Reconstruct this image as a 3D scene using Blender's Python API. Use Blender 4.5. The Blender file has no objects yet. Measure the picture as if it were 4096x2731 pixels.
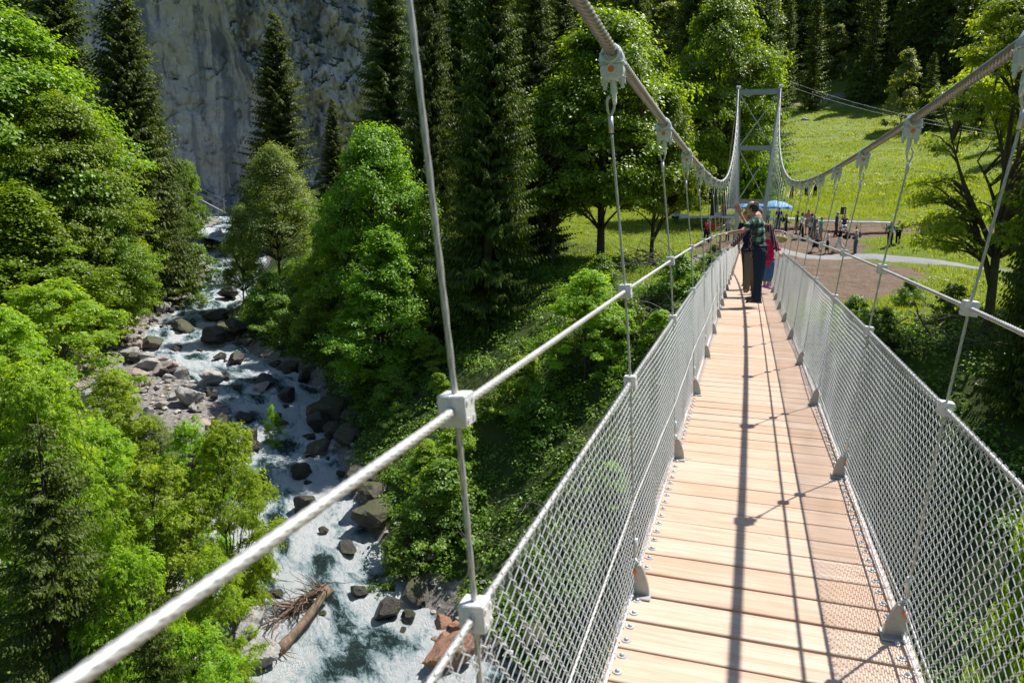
import math, random
import numpy as np
# ---------- camera model, terrain as functions ----------
CF = 3030.0
CP = np.array([-0.158, 0.0, 1.588])
def _cam():
    pi, ya, ro = math.radians(10.3015), math.radians(16.8876), math.radians(1.0033)
    f = np.array([-math.sin(ya)*math.cos(pi), math.cos(ya)*math.cos(pi), -math.sin(pi)])
    r = np.cross(f, [0, 0, 1]); r /= np.linalg.norm(r); u = np.cross(r, f)
    return f, r*math.cos(ro)+u*math.sin(ro), -r*math.sin(ro)+u*math.cos(ro)
FW, RT, UP = _cam()
K = 4096/2352.0
def dray(xd, yd):                     # direction through a point of the 2352 wide picture
    return FW+RT*(xd*K-2048)/CF-UP*(yd*K-1365.5)/CF
def proj(P):
    d = np.asarray(P, float)-CP
    zc = d@FW
    return (2048+CF*(d@RT)/zc)/K, (1365.5-CF*(d@UP)/zc)/K
def at_d(xd, yd, D):                  # point at horizontal distance D
    d = dray(xd, yd); return CP+d*D/math.hypot(d[0], d[1])
def at_y(xd, yd, Y):
    d = dray(xd, yd); return CP+d*(Y/d[1])
def _h(ix, iy, iz, s):
    n = (ix*374761393+iy*668265263+iz*1274126177+s*974634777) & 0xffffffff
    n = ((n ^ (n >> 13))*1274126177) & 0xffffffff
    n = n ^ (n >> 16)
    return (n & 0xffff)/32767.5-1.0
def vnoise(x, y, z=0.0, s=0):
    x, y, z = np.broadcast_arrays(np.asarray(x, float), np.asarray(y, float), np.asarray(z, float))
    ix, iy, iz = np.floor(x).astype(np.int64), np.floor(y).astype(np.int64), np.floor(z).astype(np.int64)
    fx, fy, fz = x-ix, y-iy, z-iz
    fx, fy, fz = fx*fx*(3-2*fx), fy*fy*(3-2*fy), fz*fz*(3-2*fz)
    def L(a, b, t): return a+(b-a)*t
    g = lambda a, b, c: _h(ix+a, iy+b, iz+c, s)
    return L(L(L(g(0,0,0), g(1,0,0), fx), L(g(0,1,0), g(1,1,0), fx), fy),
             L(L(g(0,0,1), g(1,0,1), fx), L(g(0,1,1), g(1,1,1), fx), fy), fz)
def fbm(x, y, z=0.0, o=4, s=0, g=.5):
    a, t, f = 1.0, 0, 1.0
    for i in range(o):
        t = t+a*vnoise(x*f, y*f, z*f if not np.isscalar(z) else z, s+i*17); a *= g; f *= 2.03
    return t
# river centre line: x, y, z, half width
RIV = np.array([(14,2,-13.6,4),(4,8,-13.2,4.2),(-5,14,-12.8,4.3),(-10.6,18.1,-12.4,4.0),(-13.6,20.8,-12.0,3.9),(-15.9,23,-11.75,3.7),
    (-18.1,26,-11.4,3.1),(-21.2,30.6,-10.8,2.7),(-24.4,35.6,-10.2,2.7),(-28.8,39.6,-9.6,3.0),(-34.8,42.2,-9.0,3.3),
    (-39.6,46.2,-8.4,2.6),(-44.0,54.6,-7.5,2.4),(-50.5,67,-6.0,2.6),(-58.5,78,-4.3,3.4),(-60.8,81,-2.2,4.2),(-75,104,-1.6,4.5),(-100,118,-1.2,4)], float)
def _dense(P, n=12):
    out = []
    for i in range(len(P)-1):
        p0 = P[max(i-1, 0)]; p1 = P[i]; p2 = P[i+1]; p3 = P[min(i+2, len(P)-1)]
        for j in range(n):
            t = j/n
            c = .5*((2*p1)+(-p0+p2)*t+(2*p0-5*p1+4*p2-p3)*t*t+(-p0+3*p1-3*p2+p3)*t**3)
            c[2] = p1[2]+(p2[2]-p1[2])*t; out.append(c)
    out.append(P[-1]); return np.array(out)
RD = _dense(RIV)
_seg = np.diff(RD[:, :2], axis=0); _sl = np.hypot(_seg[:, 0], _seg[:, 1]); RS = np.concatenate([[0], np.cumsum(_sl)])
def rivinfo(x, y):
    x = np.asarray(x, float).ravel(); y = np.asarray(y, float).ravel()
    best = np.full(x.shape, 1e9); sd = np.zeros_like(x); z = np.zeros_like(x); w = np.zeros_like(x); st = np.zeros_like(x)
    for i in range(0, len(RD)-1):
        a = RD[i]; d = _seg[i]; l2 = _sl[i]**2
        t = np.clip(((x-a[0])*d[0]+(y-a[1])*d[1])/l2, 0, 1)
        dx, dy = x-(a[0]+d[0]*t), y-(a[1]+d[1]*t); q = dx*dx+dy*dy
        m = q < best; best = np.where(m, q, best)
        sd = np.where(m, np.sign(d[0]*dy-d[1]*dx), sd)          # +: left of the direction upstream (cliff side)
        z = np.where(m, a[2]+(RD[i+1][2]-a[2])*t, z); w = np.where(m, a[3]+(RD[i+1][3]-a[3])*t, w)
        st = np.where(m, RS[i]+_sl[i]*t, st)
    return np.sqrt(best), sd, z, w, st
def smin(a, b, k): 
    h = np.clip(.5+.5*(b-a)/k, 0, 1); return b*(1-h)+a*h-k*h*(1-h)
def sstep(a, b, x):
    t = np.clip((x-a)/(b-a), 0, 1); return t*t*(3-2*t)
def T(x, y):
    shp = np.shape(x); x = np.atleast_1d(np.asarray(x, float)).ravel(); y = np.atleast_1d(np.asarray(y, float)).ravel()
    d, sd, rz, w, st = rivinfo(x, y)
    r = np.hypot(x, y); az = np.degrees(np.arctan2(x, y))
    m1 = np.interp(r, [0,30,43,51,57,70,92,130,170,185,320,900], [-2.6,-2.4,-2.0,-1.5,-.3,.7,2.9,10.2,20.6,26,112,420])
    m2 = np.interp(r, [0,43,60,100,120,155,190,900], [-2.6,-2.2,-2.0,-1.0,-.4,6,30,400])
    f = sstep(-20, -30, az)
    mead = m1*(1-f)+m2*f
    mead = mead+.35*fbm(x/9, y/9, o=3, s=3)*sstep(60, 90, r)+.12*fbm(x/2.2, y/2.2, o=3, s=5)+3*fbm(x/40, y/40, o=3, s=9)*sstep(165, 230, r)
    mead = mead+1.05*np.exp(-((x/3.2)**2+((y-50)/4.5)**2))
    # lit knolls at the foot of the forest
    mead = mead+5*np.exp(-(((x-18)/9)**2+((y-196)/14)**2))+4.5*np.exp(-(((x-52)/13)**2+((y-172)/9)**2))
    e = d-w
    rb = rz+.1+.74*e+.5*fbm(x/3, y/3, o=4, s=21)*sstep(0, 3, e)
    right = smin(mead, rb, 2.2)
    bw = 2.0+11.5*sstep(24, 32, st-20)*sstep(78, 66, st-10)
    L = rz+.1+.05*np.maximum(e, 0)+.6*np.maximum(0, e-bw)+.35*fbm(x/4, y/4, o=4, s=33)*sstep(0, 3, e)
    plat = np.interp(r, [0,10,30,70,110,150,190,900], [-1.8,-2.8,-3.8,-2,0,4,30,400])+.6*fbm(x/8, y/8, o=3, s=41)
    left = smin(plat, L, 3.0)
    bank = np.where(sd > 0, left, right)
    bed = rz-.35-.5*np.clip(1-d/np.maximum(w, .1), 0, 1)
    t = sstep(-.9, .6, e)
    z = bed*(1-t)+bank*t
    return z.reshape(shp) if shp else float(z[0])
def hit(xd, yd, near=6.0, far=400.0):  # where the line of sight meets the ground
    d = dray(xd, yd); d = d/math.hypot(d[0], d[1])
    D = np.arange(near, far, .25)
    P = CP[None, :]+D[:, None]*d[None, :]
    b = np.nonzero(P[:, 2] < T(P[:, 0], P[:, 1]))[0]
    if len(b) == 0: return None
    i = b[0]
    return np.array([P[i, 0], P[i, 1], T(P[i, 0], P[i, 1])])
# ---------- blender helpers ----------
import bpy, bmesh
from mathutils import Vector, Matrix, Euler
SC = bpy.context.scene; COL = SC.collection
R_ = math.radians
def mesh(name, V, F, mat=None, uv=None, smooth=False, parent=None, attr=None):
    """V (n,3); F list of arrays (m,k) or one array"""
    if isinstance(F, np.ndarray): F = [F]
    F = [np.asarray(f, dtype=np.int32) for f in F if len(f)]
    me = bpy.data.meshes.new(name); V = np.ascontiguousarray(V, dtype=np.float32)
    me.vertices.add(len(V)); me.vertices.foreach_set('co', V.ravel())
    li = np.concatenate([f.ravel() for f in F]); cnt = np.concatenate([np.full(len(f), f.shape[1], dtype=np.int32) for f in F])
    st = np.concatenate([[0], np.cumsum(cnt)[:-1]]).astype(np.int32)
    me.loops.add(len(li)); me.loops.foreach_set('vertex_index', li)
    me.polygons.add(len(cnt)); me.polygons.foreach_set('loop_start', st)
    me.polygons.foreach_set('use_smooth', np.full(len(cnt), smooth, dtype=bool))
    if uv is not None:
        l = me.uv_layers.new(name='UVMap'); l.data.foreach_set('uv', np.ascontiguousarray(uv[li], dtype=np.float32).ravel())
    if attr:
        for k, a in attr.items():
            c = me.color_attributes.new(k, 'FLOAT_COLOR', 'POINT'); c.data.foreach_set('color', np.ascontiguousarray(a, dtype=np.float32).ravel())
    me.update(calc_edges=True)
    if mat: me.materials.append(mat)
    return me
def obj(name, me, parent=None, loc=(0,0,0), rot=None, **props):
    o = bpy.data.objects.new(name, me); COL.objects.link(o); o.location = loc
    if rot is not None: o.rotation_euler = rot
    if parent: o.parent = parent
    for k, v in props.items(): o[k] = v
    return o
def thing(name, label, cat, loc=(0,0,0), rz=0, group=None, me=None, scale=None):
    o = obj(name, me, None, loc, (0,0,rz)); o['label'] = label; o['category'] = cat
    if group: o['group'] = group
    if scale: o.scale = scale if hasattr(scale, '__len__') else (scale,)*3
    return o
def copytree(o, parent=None):
    c = o.copy(); COL.objects.link(c)
    if parent: c.parent = parent
    for ch in list(o.children): copytree(ch, c)
    return c
def unit(v): return v/(np.linalg.norm(v, axis=-1, keepdims=True)+1e-9)
class MB:
    def __init__(s): s.V = []; s.Q = []; s.T = []; s.N = []; s.n = 0; s.UV = []
    def add(s, V, Q=None, T=None, N=None, uv=None):
        V = np.asarray(V, float)
        if Q is not None and len(Q): s.Q.append(np.asarray(Q)+s.n)
        if T is not None and len(T): s.T.append(np.asarray(T)+s.n)
        if N is not None:
            for f in N: s.N.append(np.asarray([f])+s.n)
        s.V.append(V); s.UV.append(uv if uv is not None else np.zeros((len(V), 2))); s.n += len(V); return s
    def box(s, c, d, M=None):
        x, y, z = [v/2 for v in d]
        V = np.array([(-x,-y,-z),(x,-y,-z),(x,y,-z),(-x,y,-z),(-x,-y,z),(x,-y,z),(x,y,z),(-x,y,z)])
        if M is not None: V = V@np.array(M).T
        return s.add(V+np.array(c), [(0,3,2,1),(4,5,6,7),(0,1,5,4),(1,2,6,5),(2,3,7,6),(3,0,4,7)])
    def bar(s, a, b, w, h, up=(0,0,1)):
        a, b = np.array(a, float), np.array(b, float); d = b-a; L = np.linalg.norm(d); d = d/L
        u = np.array(up, float); x = np.cross(d, u); x /= np.linalg.norm(x); u = np.cross(x, d)
        return s.box((a+b)/2, (w, L, h), np.array([x, d, u]).T)
    def tube(s, P, r, n=8, cap=True, lobes=0, amp=0, twist=0, flat=1.0):
        P = np.asarray(P, float); m = len(P); r = np.broadcast_to(np.asarray(r, float), (m,))
        t = np.gradient(P, axis=0); t /= np.linalg.norm(t, axis=1)[:, None]+1e-12
        ref = np.array([0, 0, 1.]) if abs(t[:, 2]).mean() < .8 else np.array([1., 0, 0])
        x = np.cross(t, ref); x /= np.linalg.norm(x, axis=1)[:, None]+1e-12; y = np.cross(t, x)
        L = np.concatenate([[0], np.cumsum(np.linalg.norm(np.diff(P, axis=0), axis=1))])
        a = np.arange(n)/n*2*math.pi
        A = a[None, :]+np.zeros((m, 1))
        rr = r[:, None]*(1+(amp*(np.abs(np.cos(lobes*.5*(A+twist*L[:, None])))-.6) if lobes else 0))
        V = P[:, None, :]+rr[:, :, None]*(np.cos(A)[:, :, None]*x[:, None, :]+flat*np.sin(A)[:, :, None]*y[:, None, :])
        i = np.arange(m-1)[:, None]*n; j = np.arange(n)[None, :]; k = (j+1) % n
        Q = np.stack([i+j, i+k, i+n+k, i+n+j], -1).reshape(-1, 4)
        uv = np.stack([np.abs(np.cos(lobes*.5*(A+twist*L[:, None]))) if lobes else A*0+.8, L[:, None]+0*A], -1).reshape(-1, 2)
        s.add(V.reshape(-1, 3), Q, uv=uv, N=[list(range(n))[::-1], [(m-1)*n+q for q in range(n)]] if cap else None)
        return s
    def cyl(s, a, b, r, n=10, r2=None): return s.tube([a, b], [r, r if r2 is None else r2], n)
    def ell(s, c, r, n=10, m=7, M=None):
        th = np.linspace(0, math.pi, m); ph = np.arange(n)/n*2*math.pi
        V = np.stack([np.sin(th)[:, None]*np.cos(ph), np.sin(th)[:, None]*np.sin(ph), np.cos(th)[:, None]+0*ph], -1).reshape(-1, 3)*np.array(r)
        if M is not None: V = V@np.array(M).T
        i = np.arange(m-1)[:, None]*n; j = np.arange(n)[None, :]; k = (j+1) % n
        return s.add(V+np.array(c), np.stack([i+j, i+n+j, i+n+k, i+k], -1).reshape(-1, 4))
    def mesh(s, name, mat=None, smooth=False, uv=False):
        F = []
        if s.Q: F.append(np.concatenate(s.Q))
        if s.T: F.append(np.concatenate(s.T))
        by = {}
        for f in s.N: by.setdefault(f.shape[1], []).append(f)
        F += [np.concatenate(v) for v in by.values()]
        return mesh(name, np.concatenate(s.V), F, mat, smooth=smooth, uv=np.concatenate(s.UV) if uv else None)
def autosmooth(me, ang=40):
    bm = bmesh.new(); bm.from_mesh(me)
    for f in bm.faces: f.smooth = True
    for e in bm.edges: e.smooth = not (len(e.link_faces) == 2 and e.calc_face_angle(0) > R_(ang))
    bm.to_mesh(me); bm.free(); return me
def bevel(me, w=.004, seg=2):
    bm = bmesh.new(); bm.from_mesh(me)
    bmesh.ops.bevel(bm, geom=[e for e in bm.edges if e.is_manifold and e.calc_face_angle(0) > .6], offset=w, segments=seg, affect='EDGES', clamp_overlap=True)
    bm.to_mesh(me); bm.free(); return me
# ---------- node helpers ----------
def newmat(name):
    m = bpy.data.materials.new(name); m.use_nodes = True; nt = m.node_tree; nt.nodes.clear()
    return m, nt, nt.nodes, nt.links
class NT:
    def __init__(s, name):
        s.m, s.t, s.N, s.L = newmat(name); s.out = s.N.new('ShaderNodeOutputMaterial')
    def n(s, typ, _in=None, **kw):
        nd = s.N.new('ShaderNode'+typ)
        for k, v in kw.items(): setattr(nd, k, v)
        for k, v in (_in or {}).items():
            if hasattr(v, 'is_output') or isinstance(v, bpy.types.NodeSocket): s.L.new(v, nd.inputs[k])
            else: nd.inputs[k].default_value = v
        return nd
    def ramp(s, fac, stops, interp='LINEAR'):
        r = s.N.new('ShaderNodeValToRGB'); s.L.new(fac, r.inputs[0]); e = r.color_ramp; e.interpolation = interp
        while len(e.elements) > 1: e.elements.remove(e.elements[-1])
        e.elements[0].position = stops[0][0]; e.elements[0].color = (*stops[0][1], 1) if len(stops[0][1]) == 3 else stops[0][1]
        for p, c in stops[1:]:
            q = e.elements.new(p); q.color = (*c, 1) if len(c) == 3 else c
        return r.outputs[0]
    def mix(s, f, a, b, mode='MIX'):
        m = s.N.new('ShaderNodeMix'); m.data_type = 'RGBA'; m.blend_type = mode
        for i, v in ((0, f), (6, a), (7, b)):
            if isinstance(v, bpy.types.NodeSocket): s.L.new(v, m.inputs[i])
            else: m.inputs[i].default_value = v if i == 0 or len(v) == 4 else (*v, 1)
        return m.outputs[2]
    def math(s, op, a, b=0., c=None):
        m = s.N.new('ShaderNodeMath'); m.operation = op
        for i, v in enumerate((a, b) if c is None else (a, b, c)):
            if isinstance(v, bpy.types.NodeSocket): s.L.new(v, m.inputs[i])
            else: m.inputs[i].default_value = v
        return m.outputs[0]
    def noise(s, vec, scale, detail=4, rough=.55, dist=0):
        nd = s.n('TexNoise', {'Scale': scale, 'Detail': detail, 'Roughness': rough, 'Distortion': dist})
        if vec is not None: s.L.new(vec, nd.inputs['Vector'])
        return nd.outputs['Fac']
    def mapping(s, vec, scale=(1,1,1), rot=(0,0,0)):
        return s.n('Mapping', {'Vector': vec, 'Scale': scale, 'Rotation': rot}).outputs[0]
    def bump(s, h, strength=.5, dist=.05):
        return s.n('Bump', {'Height': h, 'Strength': strength, 'Distance': dist}).outputs[0]
    def done(s, sh): s.L.new(sh, s.out.inputs[0]); return s.m
    def pbr(s, col, rough=.6, metal=0., normal=None, spec=.5, **kw):
        b = s.N.new('ShaderNodeBsdfPrincipled')
        for k, v in {'Base Color': col, 'Roughness': rough, 'Metallic': metal, 'Specular IOR Level': spec, 'Normal': normal, **kw}.items():
            if v is None: continue
            if isinstance(v, bpy.types.NodeSocket): s.L.new(v, b.inputs[k])
            else: b.inputs[k].default_value = (*v, 1) if hasattr(v, '__len__') and len(v) == 3 and k in ('Base Color',) else v
        return b.outputs[0]
MAT = {}
def plain(name, col, rough=.6, metal=0., var=.15, scale=20, bump=.0):
    if name in MAT: return MAT[name]
    t = NT(name); tc = t.n('TexCoord').outputs['Object']
    f = t.noise(tc, scale)
    c = t.ramp(f, [(.3, tuple(max(0, v*(1-var)) for v in col)), (.7, tuple(min(1, v*(1+var)) for v in col))])
    MAT[name] = t.done(t.pbr(c, rough, metal, t.bump(f, bump, .01) if bump else None)); return MAT[name]
# ---------- camera, light ----------
cam = bpy.data.cameras.new('camera'); co = bpy.data.objects.new('camera', cam); COL.objects.link(co); SC.camera = co
M = Matrix((( RT[0], UP[0], -FW[0], CP[0]), (RT[1], UP[1], -FW[1], CP[1]), (RT[2], UP[2], -FW[2], CP[2]), (0,0,0,1)))
co.matrix_world = M
cam.sensor_width = 36; cam.lens = CF*36/4096; cam.clip_start = .05; cam.clip_end = 3000
cam.dof.use_dof = True; cam.dof.focus_distance = 11.5; cam.dof.aperture_fstop = 7.0
AZ, EL = R_(40), R_(60.5)
sun = bpy.data.lights.new('sun', 'SUN'); sun.energy = 5.0; sun.angle = R_(.5); sun.color = (1, .955, .88)
so = bpy.data.objects.new('sun', sun); COL.objects.link(so)
sd_ = Vector((math.sin(AZ)*math.cos(EL), math.cos(AZ)*math.cos(EL), math.sin(EL)))
so.rotation_euler = sd_.to_track_quat('Z', 'Y').to_euler(); so.location = sd_*100
w = bpy.data.worlds.new('World'); SC.world = w; w.use_nodes = True
nt = w.node_tree; bg = nt.nodes['Background']; sky = nt.nodes.new('ShaderNodeTexSky'); sky.sky_type = 'NISHITA'
sky.sun_disc = False; sky.sun_elevation = EL; sky.sun_rotation = AZ; sky.altitude = 1000; sky.air_density = 1; sky.dust_density = .6
nt.links.new(sky.outputs[0], bg.inputs[0]); bg.inputs[1].default_value = .11
SC.view_settings.view_transform = 'Standard'; SC.view_settings.look = 'None'; SC.view_settings.exposure = .65; SC.view_settings.gamma = 1
SC.cycles.max_bounces = 6; SC.cycles.diffuse_bounces = 3; SC.cycles.transmission_bounces = 4; SC.cycles.glossy_bounces = 2
SC.cycles.transparent_max_bounces = 6; SC.cycles.sample_clamp_indirect = 4; SC.cycles.use_denoising = True
# ---------- ground ----------
def grid_axis(a, b, st, lo, hi, g=1.09):
    v = list(np.arange(a, b+1e-6, st)); s = st
    while v[-1] < hi: s *= g; v.append(v[-1]+s)
    s = st
    while v[0] > lo: s *= g; v.insert(0, v[0]-s)
    return np.array(v)
def in_poly(x, y, P):
    c = np.zeros(x.shape, bool); n = len(P)
    for i in range(n):
        x1, y1 = P[i]; x2, y2 = P[(i+1) % n]
        c ^= ((y1 > y) != (y2 > y)) & (x < (x2-x1)*(y-y1)/(y2-y1+1e-12)+x1)
    return c
PATH = [(-6,46.5),(-1.5,47.5),(2.9,49.6),(6.1,51.2),(9.5,50.9),(12.3,48.6),(14.6,45.6),(18,40),(24,33)]
def dist_poly(x, y, P):
    b = np.full(x.shape, 1e9)
    for (x1, y1), (x2, y2) in zip(P[:-1], P[1:]):
        dx, dy = x2-x1, y2-y1; t = np.clip(((x-x1)*dx+(y-y1)*dy)/(dx*dx+dy*dy), 0, 1)
        b = np.minimum(b, np.hypot(x-x1-dx*t, y-y1-dy*t))
    return b
def terrain():
    gx = grid_axis(-68, 34, .55, -700, 700); gy = grid_axis(-14, 96, .55, -350, 900)
    X, Y = np.meshgrid(gx, gy); x, y = X.ravel(), Y.ravel(); z = T(x, y)
    d, sd, rz, w_, st = rivinfo(x, y); e = d-w_; r = np.hypot(x, y); az = np.degrees(np.arctan2(x, y))
    n1 = fbm(x/3, y/3, o=4, s=61); n2 = fbm(x/1.1, y/1.1, o=3, s=71)
    # soil: bare earth at the bridge head and round the tables
    A = [(-3.5,44.5),(-3.8,52),(-1,56),(1,62),(3,66),(7,70.5),(13.5,69),(20,67),(24,62),(13,60.5),(10,58.8),(7.6,55.6),(7,51),(9.2,48.4),(8.9,44),(7.9,40),(5.2,35.5),(3,33.8),(0,36),(-2.5,39)]
    dd = np.minimum(dist_poly(x, y, A+[A[0]])*1.0, 9); ins = in_poly(x, y, A)
    sdist = np.where(ins, dd, -dd)+n1*.55+n2*.35
    soil = sstep(-.3, .3, sdist)
    grav = np.where(sd > 0, sstep(13, 9.5, e+n1*1.5)*sstep(24, 30, st-20), sstep(.6, .1, e+n1*.4))*(e > -3)
    grav = np.maximum(grav, sstep(.8, .1, e+n1*.4))
    # far side meadow is grass; steep banks and woods are forest floor
    grass = sstep(z*0+.3, 1.2, (z-np.interp(st, RS, RD[:, 2]))*.0+(e-np.where(sd > 0, 900, 13.0))*.25+n1*.6)*(sd < 0)
    wood = np.where(az < -13, sstep(150, 165, r+n1*6), sstep(171, 176, r+n1*3+6*np.exp(-((az-4)/5)**2)*0))
    kn = np.exp(-(((x-18)/11)**2+((y-190)/14)**2))+np.exp(-(((x-50)/15)**2+((y-168)/11)**2))+sstep(5, 3, np.abs(az-4))*sstep(200, 190, r)
    wood = wood*(1-np.clip(kn*1.6, 0, 1))
    grass = grass*(1-wood)
    col = np.stack([grass, soil, grav, np.ones_like(x)], -1)
    nx, ny = len(gx), len(gy); i = (np.arange(ny-1)[:, None]*nx+np.arange(nx-1)[None, :]).ravel()
    Q = np.stack([i, i+1, i+nx+1, i+nx], -1)
    t = NT('ground_mat'); tc = t.n('TexCoord').outputs['Object']
    at = t.n('VertexColor', layer_name='k').outputs[0]; sp = t.n('SeparateColor', {0: at}).outputs
    nb = t.noise(tc, .11, 3); nm = t.noise(tc, .9, 5, .65); nf = t.noise(tc, 6, 5, .7); nff = t.noise(tc, 28, 3, .7)
    g = t.ramp(nm, [(.25, (.11, .16, .015)), (.5, (.17, .225, .022)), (.75, (.27, .30, .04))])
    g = t.mix(t.math('MULTIPLY', t.ramp(nb, [(.42, (0,0,0)), (.62, (1,1,1))]), .6), g, (.17, .22, .028))
    g = t.mix(t.ramp(nf, [(.35, (0,0,0)), (.62, (1,1,1))]), g, t.mix(.55, g, (.04, .09, .012)))
    # white and yellow flowers in drifts on the slope
    sy = t.n('SeparateXYZ', {0: tc}).outputs
    fl = t.ramp(t.noise(t.mapping(tc, (.05, .02, 1)), 1, 4, .6), [(.44, (0,0,0)), (.58, (1,1,1))])
    vz = t.n('TexVoronoi', {'Scale': 1.6}); t.L.new(tc, vz.inputs['Vector'])
    fd = t.ramp(t.noise(tc, 5.5, 4, .8), [(.53, (0,0,0)), (.62, (1,1,1))])
    far = t.n('MapRange', {'Value': sy[1], 'From Min': 92, 'From Max': 125}).outputs[0]
    fm = t.math('MULTIPLY', t.math('MULTIPLY', fl, fd), far)
    g = t.mix(t.math('MULTIPLY', fm, .75), g, (.62, .64, .5))
    yl = t.math('MULTIPLY', t.math('MULTIPLY', t.ramp(t.noise(tc, .07, 3), [(.52, (0,0,0)), (.66, (1,1,1))]), t.ramp(t.noise(tc, 9, 3, .8), [(.5, (0,0,0)), (.6, (1,1,1))])), .45)
    g = t.mix(yl, g, (.45, .4, .03))
    s = t.ramp(t.noise(tc, 1.7, 7, .75), [(.3, (.085, .055, .036)), (.5, (.165, .115, .08)), (.72, (.26, .19, .14))])
    s = t.mix(t.ramp(nff, [(.52, (0,0,0)), (.72, (.8,)*3)]), s, (.32, .25, .2))
    s = t.mix(t.ramp(nf, [(.3, (1,1,1)), (.48, (0,0,0))]), s, (.09, .055, .035))
    fo = t.ramp(nm, [(.3, (.03, .045, .012)), (.55, (.055, .085, .018)), (.8, (.10, .085, .05))])
    gr = t.ramp(nf, [(.25, (.07, .065, .06)), (.5, (.22, .2, .185)), (.75, (.42, .4, .37))])
    c = t.mix(sp[0], fo, g); c = t.mix(t.ramp(t.math('ADD', sp[2], t.math('MULTIPLY', t.math('SUBTRACT', nf, .5), .8)), [(.45, (0,0,0)), (.6, (1,1,1))]), c, gr); c = t.mix(sp[1], c, s)
    h = t.math('ADD', t.math('MULTIPLY', nf, 1.0), t.math('MULTIPLY', nff, .5))
    m = t.done(t.pbr(c, .9, 0, t.bump(h, .9, .12), spec=.15))
    me = mesh('ground', np.stack([x, y, z], -1), Q, m, smooth=True, attr={'k': col})
    obj('ground', me, kind='structure')
terrain()
def ribbon(name, P, hw, mat, dz=.06, step=.5):
    P = _dense(np.array([(a, b, 0, 0) for a, b in P], float), 14)[:, :2]
    t = np.gradient(P, axis=0); t /= np.linalg.norm(t, axis=1)[:, None]; n = np.stack([-t[:, 1], t[:, 0]], -1)
    u = np.linspace(-1, 1, 9); ww = hw*(1+.12*vnoise(np.arange(len(P))*.4, 3.3))
    XY = P[:, None, :]+n[:, None, :]*(u[None, :, None]*ww[:, None, None])
    z = T(XY[..., 0], XY[..., 1])+dz-.05*np.abs(u)[None, :]**4
    V = np.concatenate([XY, z[..., None]], -1).reshape(-1, 3); m, k = len(P), len(u)
    i = (np.arange(m-1)[:, None]*k+np.arange(k-1)[None, :]).ravel()
    return obj(name, mesh(name, V, np.stack([i, i+1, i+k+1, i+k], -1), mat, smooth=True), kind='structure')
t = NT('path_mat'); tc = t.n('TexCoord').outputs['Object']
nf = t.noise(tc, 14, 5, .7)
ribbon('path', PATH, .62, t.done(t.pbr(t.ramp(nf, [(.3, (.14, .14, .145)), (.6, (.25, .25, .25)), (.8, (.34, .33, .32))]), .9, 0, t.bump(nf, .5, .03))))
ribbon('track', [(-6,168),(-1,171),(4,175.5),(8,177.5),(13,178),(19,178)], .9, t.m, .12)
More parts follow.
